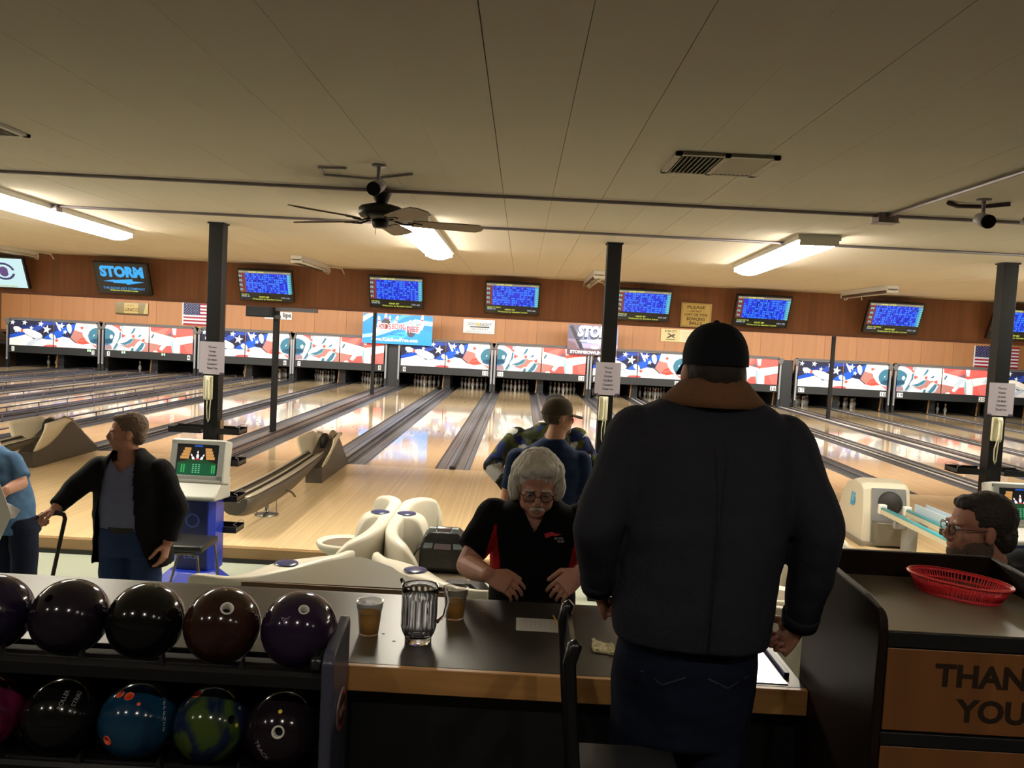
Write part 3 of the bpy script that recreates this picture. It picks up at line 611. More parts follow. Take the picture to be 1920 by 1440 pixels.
# ================================================================== POSTS
m_post = M('post_black', (8, 8, 9), .6, var=.2, vscale=4, spec=.3); m_paper = M('paper_sheet', (176, 166, 176), .6); m_ivory = M('phone_ivory', (196, 190, 160), .4)
m_tape = clearmat('clear_tape', (240, 238, 250), .15, .15)
POSTS = [(-2.475, 'left'), (.912, 'middle'), (4.25, 'right')]
SIGN = [('Please', .070), ('Keep', .055), ('Drinks', .066), ('On Back', .080), ('Counters', .088), ('Thank You', .094)]
LOC = {'left': 'beside the blue console', 'middle': 'in front of the STORM banner', 'right': 'in front of the right flag'}
for x, nm in POSTS:
    t = thing('support_post', 'square black steel post '+LOC[nm], 'post', (x, -5.45, -.15), 'black posts at the approach edge')
    y = -5.45
    MB().bb(x-.06, x+.06, y-.05, y+.07, -.15, H).build('post_shaft', m_post, t, bevel=.004)
    MB().bb(x+.061, x+.078, y-.02, y+.06, -.15, 1.25).build('wood_strip', wood('strip_wood', (120, 100, 74), (96, 78, 56), .5, (20, 20, 1)), t)
    MB().bb(x-.07, x+.07, y-.06, y+.08, H-.012, H).build('top_plate', m_post, t)
    # paper notice
    p = Print(.0003); p.rect(0, .216, 0, .279, (186, 178, 190))
    for i, (s, wd) in enumerate(SIGN): p.text(s, .112, .225-i*.036, .017, (58, 54, 72), bold=.015, w=wd)
    o = board('paper_notice', 'printed paper notice taped to the post '+LOC[nm], 'notice', (x-.106, y-.058, 1.648), .216, .279, .001, p, m_paper, U=(1, 0, .0))
    MB().bb(x-.112, x-.07, y-.0605, y-.060, 1.63, 1.66).bb(x+.07, x+.116, y-.0605, y-.060, 1.635, 1.665).build('tape', m_tape, o)
    # intercom handset
    t2 = thing('wall_phone', 'ivory handset phone on the post '+LOC[nm], 'phone', (x-.015, y-.05, 1.43), 'phones on the black posts')
    px = x-.018
    MB().bb(px-.042, px+.035, y-.078, y-.05, 1.43, 1.635).build('phone_base', m_ivory, t2, bevel=.008)
    MB().tube([(px+.005, y-.095, 1.435), (px+.007, y-.107, 1.46), (px+.008, y-.108, 1.53), (px+.007, y-.107, 1.6), (px+.005, y-.095, 1.63)], [.02, .017, .015, .017, .02], n=10).build('handset', M('phone_handset', (212, 208, 182), .4), t2)
    MB().tube([(px+.0, y-.085, 1.435), (px-.008, y-.07, 1.36), (px-.004, y-.068, 1.27), (px+.006, y-.07, 1.235), (px+.016, y-.068, 1.27), (px+.018, y-.07, 1.36), (px+.022, y-.07, 1.43)], .005, n=6).build('cord', m_ivory, t2)
    # trays bolted to the post
    zs = {'left': ((1.17, -1), (1.17, 1), (.90, 1), (.59, 1), (.32, 1)), 'middle': ((1.17, 1), (.9, 1)), 'right': ((1.17, -1), (1.17, 1), (.6, -1))}[nm]
    lv = {1.17: 'top', .90: 'second', .9: 'second', .59: 'third', .6: 'third', .32: 'fourth'}
    for z, sgn in zs:
        xa, xb = (x+.06, x+.27) if sgn > 0 else (x-.34, x-.06)
        tr = thing('accessory_tray', '%s tray on the %s side of the post %s' % (lv[z], 'left' if sgn < 0 else 'right', LOC[nm]), 'tray', (x, y, z), 'trays bolted to the posts')
        b = MB(); b.bb(xa, xb, y-.10, y+.1, z-.03, z-.02).bb(xa, xb, y-.105, y-.095, z-.03, z+.02).bb(xa, xb, y+.095, y+.105, z-.03, z+.02); b.bb(xb-.008 if sgn > 0 else xa, xb if sgn > 0 else xa+.008, y-.1, y+.1, z-.03, z+.01)
        b.build('tray_pan', m_dark, tr)
        xe = xb if sgn > 0 else xa
        MB().tube([(xe, y-.1, z), (xe, y-.1, z+.035), (xe-sgn*.03, y-.1, z+.042), (xe-sgn*.03, y+.1, z+.042), (xe, y+.1, z+.035), (xe, y+.1, z)], .003, n=6).build('wire_end', M('wire_steel', (120, 120, 124), .3, .7), tr)
for x, y, nm in ((-4.52, 3.11, 'rising in the gutter beside the lane 8 foul area'), (-4.45, 13.1, 'in front of the blue banner'), (9.77, 12.94, 'standing between lanes 16 and 17')):
    t = thing('slim_post', 'slim black steel post '+nm, 'post', (x, y, 0), 'slim posts between the lanes')
    MB().bb(x-.05, x+.05, y-.05, y+.05, 0, 3.32).build('post_shaft', m_post, t, bevel=.003)
    MB().bb(x-.07, x+.07, y-.07, y+.07, 0.004, .02).build('base_plate', m_post, t)
    if y < 4: MB().bb(x-.02, x+.78, y-.06, y+.02, 2.33, 2.42).bb(x-.05, x+.06, y-.055, y+.055, 2.18, 2.25).build('beam_bracket', M('bracket_grey', (74, 72, 72), .5), t)

# ================================================================== CEILING ITEMS
m_tube = emat('lit_diffuser', (255, 246, 226), E_TROFFER); m_white = M('white_enamel', (214, 210, 200), .4)
def troffer(xn, yn, xf, yf, lab):
    t = thing('ceiling_light', lab, 'ceiling light', ((xn+xf)/2, (yn+yf)/2, H), 'long fluorescent ceiling lights')
    a = math.atan2(xf-xn, yf-yn); L = math.hypot(xf-xn, yf-yn); c = Vector(((xn+xf)/2, (yn+yf)/2, 0)); R = Euler((0, 0, -a)).to_matrix()
    MB().box(c+Vector((0, 0, H-.02)), (.30, L, .04), R).build('housing', m_white, t, bevel=.004)
    b = MB(); n = 8; rings = []
    for s in (-1, 1): rings.append([c+R @ Vector((.135*math.cos(PI+PI*k/n), s*(L/2-.02), 0))+Vector((0, 0, H-.042+.065*math.sin(PI+PI*k/n))) for k in range(n+1)])
    b.loft(rings, True, True); b.build('diffuser', m_tube, t)
    for s in (-1, 1): MB().box(c+R @ Vector((0, s*(L/2-.008), 0))+Vector((0, 0, H-.055)), (.27, .012, .045), R).build('end_cap', m_white, t)
troffer(-3.58, -6.9, -3.80, -4.50, 'lit fluorescent light left of the first black post')
troffer(-.70, -6.55, -.715, -4.15, 'lit fluorescent light just beyond the ceiling fan')
troffer(2.24, -6.6, 2.40, -4.15, 'lit fluorescent light near the right junction box')
troffer(-6.6, -6.8, -6.75, -4.4, 'lit fluorescent light beyond the left end of the row'); troffer(5.3, -6.7, 5.45, -4.3, 'lit fluorescent light beyond the right end of the row')
troffer(-9.6, -6.7, -9.7, -4.3, 'lit fluorescent light at the far left'); troffer(8.4, -6.7, 8.5, -4.3, 'lit fluorescent light at the far right')
m_down = emat('downlight_glow', (255, 244, 230), E_DOWN)
for k in range(5):
    x = -3.4+k*1.6
    t = thing('recessed_downlight', '%s recessed downlight over the concourse' % ('first', 'second', 'third', 'fourth', 'fifth')[k], 'downlight', (x, -12.2, H), 'downlights over the concourse')
    MB().lathe([(.055, 0), (.055, -.012), (.075, -.012), (.075, 0)], (x, -12.2, H), 20).build('trim_ring', m_white, t); MB().lathe([(.001, -.004), (.054, -.004), (.054, -.001), (.001, -.001)], (x, -12.2, H), 20).build('lens', m_down, t)
m_emt = M('conduit_purple_grey', (132, 122, 128), .4, .3)
def conduit(pts, lab): return setp(MB().tube(pts, .011, n=8).build('ceiling_conduit', m_emt, loc=tuple(pts[0])), lab, 'conduit')
conduit([(-9, -7.62, H-.014), (9, -7.62, H-.014)], 'thin metal conduit crossing the ceiling at the fan')
conduit([(-9, -6.13, H-.014), (-3.9, -6.13, H-.014), (9, -6.16, H-.014)], 'thin metal conduit crossing the ceiling beyond the fan')
conduit([(2.26, -7.62, H-.014), (2.265, -14, H-.014)], 'short conduit running from the junction box toward the cameras')
def jbox(x, y, sx, sy, lab): return setp(MB().bb(x-sx/2, x+sx/2, y-sy/2, y+sy/2, H-.05, H).bb(x-sx/2-.006, x+sx/2+.006, y-sy/2-.006, y+sy/2+.006, H-.056, H-.05).build('junction_box', m_emt, loc=(x, y, H), bevel=.003), lab, 'junction box')
jbox(2.26, -7.60, .115, .1, 'grey junction box where the right conduits meet'); jbox(2.33, -6.15, .09, .08, 'small grey junction box at the right light')
jbox(-3.5, -6.13, .09, .08, 'small grey junction box at the left light')
# ceiling fan
FX, FY = -.712, -7.56
t = thing('ceiling_fan', 'dark five-bladed ceiling fan with brown blades', 'ceiling fan', (FX, FY, H))
m_bronze = M('fan_bronze', (38, 34, 28), .4, .5, var=.2, vscale=20); m_blade = wood('fan_blade_brown', (112, 90, 74), (92, 72, 58), .5, (6, 6, 6))
MB().lathe([(.001, 0), (.064, 0), (.062, -.02), (.046, -.055), (.036, -.075), (.034, -.09), (.001, -.09)], (FX, FY, H), 24).build('canopy', m_bronze, t)
MB().lathe([(.001, -.085), (.06, -.085), (.118, -.100), (.132, -.112), (.132, -.150), (.120, -.165), (.085, -.178), (.001, -.178)], (FX, FY, H), 32).build('motor', m_bronze, t)
MB().lathe([(.001, -.176), (.05, -.176), (.05, -.205), (.042, -.225), (.001, -.225)], (FX, FY, H), 20).build('switch_housing', m_bronze, t)
MB().tube([(FX-.02, FY-.045, H-.22), (FX-.02, FY-.046, H-.27)], .0015, n=5).build('pull_chain', m_bronze, t)
for k in range(5):
    a = math.radians(85+72*k); d = Vector((math.cos(a), math.sin(a), 0)); s = Vector((-math.sin(a), math.cos(a), 0)); pit = math.radians(-11); s2 = s*math.cos(pit)+Vector((0, 0, 1))*math.sin(pit)
    c0 = Vector((FX, FY, H-.188)); nrm = d.cross(s2)
    pts = [(.19, -.055), (.50, -.068), (.585, -.066), (.62, -.03), (.62, .03), (.585, .066), (.50, .068), (.19, .055)]
    bl = MB().prism([c0+d*u+s2*v for u, v in pts], nrm*.006).build('blade', m_blade, t)
    MB().tube([c0+d*.075+Vector((0, 0, .012)), c0+d*.14+Vector((0, 0, -.008)), c0+d*.2-nrm*.004], .010, n=6, flat=.6).prism([c0+d*u+s2*v-nrm*.005 for u, v in ((.16, -.03), (.25, -.012), (.25, .012), (.16, .03))], nrm*.005).build('blade_iron', m_bronze, bl)
# security cameras
m_camw = M('camera_grey', (150, 142, 146), .45)
def seccam(x, y, d, lab, dark=True):
    t = thing('security_camera', lab, 'security camera', (x, y, H)); d = Vector(d).normalized(); c = Vector((x, y, H-.105))+d*.02
    MB().lathe([(.001, 0), (.035, 0), (.035, -.008), (.001, -.008)], (x, y, H), 16).cyl((x, y, H), (x, y, H-.07), .010, n=8).cyl((x, y, H-.07), c, .012, n=8).build('mount', m_camw, t)
    MB().cyl(c-d*.06, c+d*.06, .032, .036, n=16).build('camera_body', m_camw, t)
    MB().cyl(c+d*.058, c+d*.066, .035, n=16).build('lens', M('lens_black', (8, 9, 9), .15), t)
seccam(-.60, -8.3, (-.1, -1, -.35), 'bullet camera on the ceiling just before the fan'); seccam(2.50, -8.2, (-.15, -1, -.25), 'bullet camera facing us at the right ceiling edge'); seccam(2.72, -8.25, (.75, -.35, -.4), 'grey camera turned aside at the right ceiling edge')
setp(MB().tube([(-.78, -8.22, H-.008), (-.93, -8.2, H-.008), (-.95, -8.0, H-.008), (-.70, -7.95, H-.008), (-.45, -8.15, H-.008)], .007, n=6).build('cable', m_camw, loc=(-.7, -8.1, H)), 'loop of grey cable on the ceiling by the fan camera', 'cable')
setp(MB().tube([(2.36, -8.12, H-.012), (2.44, -8.06, H-.016), (2.56, -8.08, H-.016), (2.66, -8.16, H-.01)], .012, n=6).build('cable', M('cable_brown', (74, 58, 62), .5), loc=(2.5, -8.1, H)), 'dark cable bundle on the ceiling by the right cameras', 'cable')
# vents
def vent(x0, x1, y0, y1, lab):
    t = thing('ceiling_vent', lab, 'vent', ((x0+x1)/2, (y0+y1)/2, H)); m_v = M('vent_enamel', (156, 150, 134), .5)
    MB().bb(x0+.01, x1-.01, y0+.01, y1-.01, H-.003, H-.001).build('duct_opening', M('duct_black', (14, 13, 12), .9), t)
    b = MB(); w_ = .028
    b.bb(x0, x1, y0, y0+w_, H-.014, H).bb(x0, x1, y1-w_, y1, H-.014, H).bb(x0, x0+w_, y0, y1, H-.014, H).bb(x1-w_, x1, y0, y1, H-.014, H); xm = (x0+x1)/2; b.bb(xm-.012, xm+.012, y0, y1, H-.014, H)
    b.build('vent_frame', m_v, t)
    for h, tl in ((0, .55), (1, -.75)):
        xa = x0+w_ if h == 0 else xm+.012; n = 9; wd = (xm-.012-x0-w_)/n
        for k in range(n): MB().box((xa+(k+.5)*wd, (y0+y1)/2, H-.010), (.003 if h == 0 else .016, y1-y0-.056, .016 if h == 0 else .003), (0, tl if h == 0 else .3, 0)).build('slat', m_v, t)
vent(.785, 1.23, -8.93, -8.52, 'square slatted ceiling vent right of the fan'); vent(-2.62, -2.19, -8.98, -8.6, 'slatted ceiling vent at the upper left')
# unlit strip fixtures by the header
m_dtube = M('dead_tube', (70, 52, 44), .3)
for x, y0, y1, lab in ((-2.62, -2.5, -1.0, 'unlit strip light on the ceiling above lane 9'), (1.06, -2.5, -.85, 'unlit strip light on the ceiling beside the middle post'), (4.56, -2.6, -1.15, 'unlit strip light on the ceiling right of the lit tube'), (-6.75, -2.4, -.95, 'unlit strip light on the ceiling at the far left')):
    t = thing('strip_light', lab, 'strip light', (x, (y0+y1)/2, H), 'unlit strip lights before the header')
    MB().prism([(x-.07, y0, H), (x+.07, y0, H), (x+.055, y0, H-.055), (x-.055, y0, H-.055)], (0, y1-y0, 0)).build('housing', m_white, t)
    for s in (-.045, .045):
        MB().cyl((x+s, y0+.03, H-.075), (x+s, y1-.03, H-.075), .016, n=8).build('tube', m_dtube if s < 0 else m_white, t)
    for yy in (y0, y1-.03): MB().bb(x-.065, x+.065, yy, yy+.03, H-.09, H-.045).build('lamp_holder', m_white, t)
    MB().tube([(x+.05, y1, H-.06), (x+.04, y1+.03, H-.1), (x+.02, y1+.05, H-.11), (x+.0, y1+.03, H-.1), (x-.01, y1, H-.06)], .006, n=6).tube([(x+.09, y1-.1, H-.02), (x+.22, y1+.02, H-.03), (x+.25, y1+.05, H-.10)], .007, n=6).build('wire_hook', m_white, t)
# ================================================================== BALL RETURNS
m_hood = M('hood_ivory', (206, 198, 176), .35, spec=.4, var=.04, vscale=4); m_brown = M('return_brown', (66, 60, 52), .45, var=.15, vscale=4); m_rub = M('rubber_black', (18, 18, 18), .6)
m_strip = M('rail_strip', (176, 170, 154), .3, .2)
def ball_return(cx, lab):
    t = thing('ball_return', lab, 'ball return', (cx, -1.6, 0), 'ball returns with winged hoods')
    prof = [(-1.66, .0), (-1.66, .20), (-1.45, .32), (-1.2, .42), (-.98, .52), (-.82, .55), (-.66, .50), (-.45, .36), (-.2, .18), (.0, .08), (.0, .02), (-.05, 0)]
    b = MB(); b.prism([(cx-.11, y, z) for y, z in prof], (.22, 0, 0)); b.build('hood_body', m_brown, t, bevel=.012)
    for s in (-1, 1):                            # leaf-shaped wing flaring outward over each flank
        rows = []; G = 8
        for u in range(13):
            f = u/12; zl = .22+.36*f**2.1; zt = .63-.03*(1-f)-.05*max(0, (f-.55)/.45)**2; zt = zl+(zt-zl)*(1-max(0, (f-.72)/.28)**2.2); zt = max(zt, zl+.008)
            P_ = lambda g, o_: (cx+s*(.117+.135*(math.sin(g*PI/2)**1.3)*(1-.55*f)-o_), -1.66+.86*f-.03*g*(1-f)+.10*g*(1-f)*.6, zl+(zt-zl)*g)
            rows.append([P_(g/G, 0) for g in range(G+1)]+[P_(g/G, .016) for g in range(G, -1, -1)])
        MB().loft(rows, True, True).build('hood_wing', m_hood, t)
    MB().tube([(cx+.05, -1.0, .52), (cx+.05, -.82, .575), (cx+.05, -.62, .50), (cx+.05, -.35, .29), (cx+.05, -.06, .1)], .045, n=10).build('lift_cover', m_hood if False else M('lift_brown', (128, 116, 98), .4), t)
    MB().lathe([(.05, -.03), (.125, -.03), (.13, 0), (.125, .03), (.05, .03)], (cx, -1.12, .48), 24, axis=(1, 0, 0), cap=True).build('lift_wheel', m_rub, t)
    # long ball rack
    b = MB(); rings = []
    for k in range(15):
        f = k/14; y = -4.72+3.15*f; dep = .05+.17*math.sin(min(1, (1-f)*1.35)*PI*.62)*(1 if f > .1 else .55+4.5*f); wd = .165-.04*f*f; zt = .40-.03*math.sin(f*PI)
        if k == 0: wd *= .8
        n = 10; ring = [(cx-wd, y, zt), (cx-wd+.03, y, zt+.01), (cx-.055, y, zt-.03), (cx+.055, y, zt-.03), (cx+wd-.03, y, zt+.01), (cx+wd, y, zt)]
        ring += [(cx+wd*math.cos(PI*j/n), y, zt-.02-dep*math.sin(PI*j/n)) for j in range(1, n)]
        rings.append(ring)
    b.loft(rings); b.build('ball_track', m_brown, t)
    for xo in (-.13, -.05, .05, .13):
        MB().tube([(cx+xo*(.82 if k == 0 else 1-.2*(k/14)**2), -4.70+3.1*k/14, (.418 if abs(xo) > .1 else .388)-.03*math.sin(k/14*PI)) for k in range(15)], .017, n=6, flat=.6).build('track_rail', m_strip, t)
    MB().lathe([(.001, 0), (.13, 0), (.13, .012), (.03, .03), (.02, .04), (.02, .14), (.07, .25), (.07, .3), (.001, .3)], (cx-.02, -3.6, 0), 24).build('pedestal', M('pedestal_steel', (150, 150, 146), .25, .8), t)
    for s in (-1, 1): MB().cyl((cx-.02+s*.11, -3.6, .01), (cx-.02+s*.10, -3.6, .3), .006, n=6).build('stay_rod', m_alu, t)
    MB().tube([(cx+.1, -3.5, .3), (cx+.2, -3.4, .22), (cx+.23, -3.38, .17)], .012, n=6).build('hand_lever', m_brown, t)
    return t
ball_return(-2.52, 'brown and ivory ball return with long rack between lanes 9 and 10')
ball_return(-6.40, 'brown and ivory ball return at the left, between lanes 7 and 8')
# the newer grey return on the right
t = thing('ball_return', 'pale grey ball return with round mouth and blue-topped rails', 'ball return', (4.33, -3.2, 0)); m_gh = M('hood_pale', (204, 200, 184), .35, spec=.4); m_gf = M('hood_grey', (120, 122, 124), .4)
x0, x1 = 4.12, 4.52
prof = [(-3.50, 0), (-3.47, .35), (-3.42, .62), (-3.36, .68), (-3.15, .70), (-2.95, .64), (-2.80, .48), (-2.70, .22), (-2.66, 0)]
b = MB(); rings = []
for xx, k in ((x0-.07, .0), (x0, 1.0), (x1, 1.0), (x1+.05, 0)): rings.append([(xx, -3.1+(y+3.1)*(.93 if k == 0 else 1), z*(.97 if k == 0 else 1)) for y, z in prof])
b.loft(rings, smooth=False); b.build('hood', m_gh, t, bevel=.012)
MB().prism([(x0+.005, -3.507, .02), (x1-.005, -3.507, .02), (x1-.005, -3.475, .38), (x1-.015, -3.425, .63), (x0+.015, -3.425, .63), (x0+.005, -3.475, .38)], (0, -.008, .0)).build('front_plate', m_gf, t)
MB().lathe([(.001, .02), (.115, .02), (.12, .012), (.13, .02), (.135, 0), (.001, 0)], (4.33, -3.462, .47), 28, axis=(0, -1, .18)).build('ball_mouth', m_rub, t)
MB().bb(x0+.02, x1-.02, -3.62, -3.46, .03, .28).build('lower_housing', M('housing_smoke', (96, 92, 82), .35, var=.3, vscale=6), t, bevel=.01)
MB().bb(x0-.12, x1+.07, -3.55, -2.62, .0, .04).build('plinth', M('plinth_grey', (120, 112, 98), .5), t, bevel=.008)
p = Print(.0008); p.text('B', 0, 0, .17, (60, 150, 200), bold=.09, w=.12); p.text('B', 0, .035, .10, (120, 190, 225), bold=.02, w=.06)
p.build('emblem', t, (x0-.077, -3.16, .40), (0, -1, 0), (.06, 0, 1))
m_teal = M('rail_teal', (66, 156, 170), .3); m_cream = M('rail_cream', (196, 190, 168), .4)
for xr, zz in ((4.17, .46), (4.44, .45)):
    MB().bb(xr-.03, xr+.03, -5.5, -3.62, zz-.07, zz-.015).build('rail', m_cream, t, bevel=.006); MB().tube([(xr, -5.5, zz-.012), (xr, -3.66, zz-.012)], .032, n=10, flat=.55).build('rail_pad', m_teal, t)
    MB().bb(xr-.04, xr+.04, -3.67, -3.61, zz-.075, zz+.03).build('rail_cap', M('cap_white', (226, 226, 220), .3), t, bevel=.01)
MB().bb(4.48, 4.60, -4.35, -3.72, .44, .47).bb(4.475, 4.49, -4.35, -3.72, .44, .53).bb(4.595, 4.61, -4.35, -3.72, .44, .53).build('ball_cradle', M('cradle_clear_blue', (190, 206, 220), .15), t, bevel=.004)
for yy in (-5.3, -4.0): MB().bb(4.25, 4.37, yy-.06, yy+.06, -.0 if yy > -4.9 else -.15, .34).bb(4.14, 4.48, yy-.03, yy+.03, .31, .385).build('rack_leg', m_gf, t, bevel=.01)

# ================================================================== SCORING CONSOLES
m_blue = M('console_blue', (30, 52, 168), .35, spec=.5); m_cgrey = M('console_grey', (168, 168, 162), .4); m_cdg = M('console_dark_blue', (24, 34, 92), .4)
p = Print(.0002); p.rect(0, .35, 0, .255, (20, 20, 20)); p.rect(.14, .21, .238, .25, (40, 90, 190))
for k in range(4):
    for s in (-1, 1):
        xx = .175+s*(.06+k*.004)
        p.rect(min(xx, xx+s*(.055+k*.006)), max(xx, xx+s*(.055+k*.006)), .205-k*.024, .228-k*.024, (206, 150, 84)); p.rect(min(xx, xx+s*(.055+k*.006)), max(xx, xx+s*(.055+k*.006)), .203-k*.024, .206-k*.024, (120, 80, 40))
for c, h, a in (((.175, .135), .07, 0), ((.15, .12), .065, .5), ((.20, .12), .065, -.5)): flatpin(p, c, h, a)
p.disc((.175, .12), .032, (200, 40, 50), 20, .02); p.rect(.01, .34, 0, .098, (18, 84, 50)); p.poly([(.0, .098), (.1, .13), (.25, .13), (.35, .098)], (26, 70, 40))
for x in (.045, .065, .30, .318): p.rect(x, x+.012, .02, .088, (60, 170, 90))
for i in range(3):
    for j in range(5): p.rect(.14+i*.025, .155+i*.025, .02+j*.016, .028+j*.016, (110, 190, 140))
scr = p
def console(cx, lab):
    t = thing('scoring_console', lab, 'scoring console', (cx, -5.7, -.15), 'blue scoring consoles'); yb = -5.53
    b = MB(); oc = lambda r, z: [(cx+r*math.cos(PI/8+k*PI/4), -5.72+r*.75*math.sin(PI/8+k*PI/4), z) for k in range(8)]
    b.loft([oc(.36, -.15), oc(.36, -.11), oc(.20, .02)], smooth=False); b.build('foot', m_blue, t, bevel=.008)
    b = MB(); b.prism([(cx-.17, yb, .0), (cx+.17, yb, .0), (cx+.17, yb-.19, .0), (cx+.13, yb-.25, .0), (cx-.13, yb-.25, .0), (cx-.17, yb-.19, .0)], (0, 0, .64)); b.build('pillar', m_blue, t, bevel=.006)
    MB().bb(cx-.12, cx+.12, yb-.256, yb-.249, .03, .60).build('kick_panel', m_cdg, t)
    MB().prism([(cx-.22, yb, .60), (cx-.22, yb, .78), (cx-.22, yb-.20, .78), (cx-.22, yb-.36, .66), (cx-.22, yb-.36, .63)], (.44, 0, 0)).build('desk', m_cgrey, t, bevel=.012)
    a = math.radians(-12); U = Vector((1, 0, 0)); V = Vector((0, math.sin(-a), math.cos(a))); N = U.cross(V); O = Vector((cx, yb-.17, .925)); R = Matrix((U, -N, V)).transposed()
    MB().box(O-N*.06, (.46, .16, .37), R).box(O+N*.02-V*.165, (.46, .03, .05), R).build('monitor_shell', m_cgrey, t, bevel=.018)
    fr = MB(); [fr.box(O+N*.024+U*u+V*v, (w_, .02, h_), R) for u, v, w_, h_ in ((-.2, 0, .05, .33), (.2, 0, .05, .33), (0, .155, .45, .035), (0, -.145, .45, .05))]; fr.build('bezel', M('bezel_grey', (140, 142, 140), .4), t, bevel=.004)
    scr.build('screen', t, O-U*.175-V*.118+N*.022, U, V, SCREEN)
    p = Print(.0005); p.disc((.13, .42), .06, (60, 84, 170), 20); p.disc((.13, .42), .045, (24, 34, 92), 20); p.text('PROST', .13, .15, .03, (110, 124, 190), bold=.02, w=.13); p.text('CYCLE', .13, .10, .03, (110, 124, 190), bold=.02, w=.13)
    p.build('lettering', t, (cx-.13, yb-.257, .02))
    return t
console(-2.49, 'blue scoring console with a grey monitor by the left black post'); console(4.36, 'blue scoring console at the right edge behind the man in glasses')
# black stacking chair by the console
t = thing('stacking_chair', 'black stacking chair with slim metal frame before the blue console', 'chair', (-2.34, -6.2, -.15)); cx, cy = -2.36, -6.2
m_cfr = M('chair_frame_bronze', (96, 88, 74), .35, .6); m_vin = M('black_vinyl', (20, 20, 22), .4)
MB().prism([(cx-.19, cy-.2, .335), (cx+.18, cy-.18, .335), (cx+.18, cy+.18, .335), (cx-.19, cy+.2, .335)], (0, 0, .055)).build('seat', m_vin, t, bevel=.022, bseg=3)
MB().prism([(cx-.20, cy-.19, .46), (cx-.235, cy-.18, .70), (cx-.215, cy-.18, .70), (cx-.18, cy-.19, .46)], (0, .38, 0)).build('backrest', m_vin, t, bevel=.01)
for s in (-1, 1):
    MB().tube([(cx+.2, cy+s*.19, -.15), (cx+.15, cy+s*.18, .31), (cx+.1, cy+s*.18, .33), (cx-.19, cy+s*.19, .33), (cx-.21, cy+s*.19, .45), (cx-.235, cy+s*.185, .71)], .010, n=8).build('side_frame', m_cfr, t)
    MB().tube([(cx-.24, cy+s*.19, -.15), (cx-.12, cy+s*.185, .32)], .010, n=8).build('leg', m_cfr, t)

# ================================================================== SETTEE
m_seat = M('seat_ivory', (222, 216, 200), .35, spec=.4, var=.03, vscale=3); m_pad = M('seat_pad_taupe', (120, 108, 92), .6); m_disc = M('inlay_blue', (44, 54, 100), .25, spec=.6)
def chain(b, pts, zb, mi=0):
    """wall following plan points (x, y, half width, top z), rounded along the top"""
    rings = []; P = [Vector((p[0], p[1], 0)) for p in pts]
    for i, p in enumerate(pts):
        d = (P[min(i+1, len(P)-1)]-P[max(i-1, 0)]).normalized(); s = Vector((-d.y, d.x, 0)); hw, zt = p[2], p[3]
        ring = [P[i]+s*(hw*1.05)+Vector((0, 0, zb)), P[i]+s*hw+Vector((0, 0, zt-.03)), P[i]+s*(hw*.8)+Vector((0, 0, zt-.007)), P[i]+s*(hw*.45)+Vector((0, 0, zt)), P[i]-s*(hw*.45)+Vector((0, 0, zt)), P[i]-s*(hw*.8)+Vector((0, 0, zt-.007)), P[i]-s*hw+Vector((0, 0, zt-.03)), P[i]-s*(hw*1.05)+Vector((0, 0, zb))]
        rings.append(ring)
    return b.loft(rings)
def smooth_pts(pts, n=4):
    out = []
    for i in range(len(pts)-1):
        p0, p1, p2, p3 = pts[max(i-1, 0)], pts[i], pts[i+1], pts[min(i+2, len(pts)-1)]
        for k in range(n):
            t_ = k/n; out.append(tuple(.5*((2*b_)+(-a_+c_)*t_+(2*a_-5*b_+4*c_-d_)*t_*t_+(-a_+3*b_-3*c_+d_)*t_**3) for a_, b_, c_, d_ in zip(p0, p1, p2, p3)))
    return out+[tuple(pts[-1])]
def seat_pan(t, x, y, z, rx, ry, rz):
    R = Euler((0, 0, rz)).to_matrix(); o = Vector((x, y, z)); T = lambda a, b, c: o+R @ Vector((a, b, c))
    b = MB(); rings = []
    for r, dz in ((.55, -.10), (.92, -.045), (1.0, -.01), (1.0, .01), (.94, .02), (.86, .012), (.80, -.005)): rings.append([T(rx*r*math.cos(2*PI*k/28), ry*r*math.sin(2*PI*k/28), dz) for k in range(28)])
    b.loft(rings); pn = b.build('seat_pan', m_seat, t)
    b = MB(); b.loft([[T(rx*r*math.cos(2*PI*k/28), ry*r*math.sin(2*PI*k/28), dz) for k in range(28)] for r, dz in ((.82, -.008), (.7, .004), (.3, .008))]); b.build('cushion', m_pad, pn)
def inlay(t, x, y, z, r=.075): MB().lathe([(r, 0), (r*.96, .004), (r*.5, .007), (.001, .008)], (x, y, z), 28).build('inlay', m_disc, t)
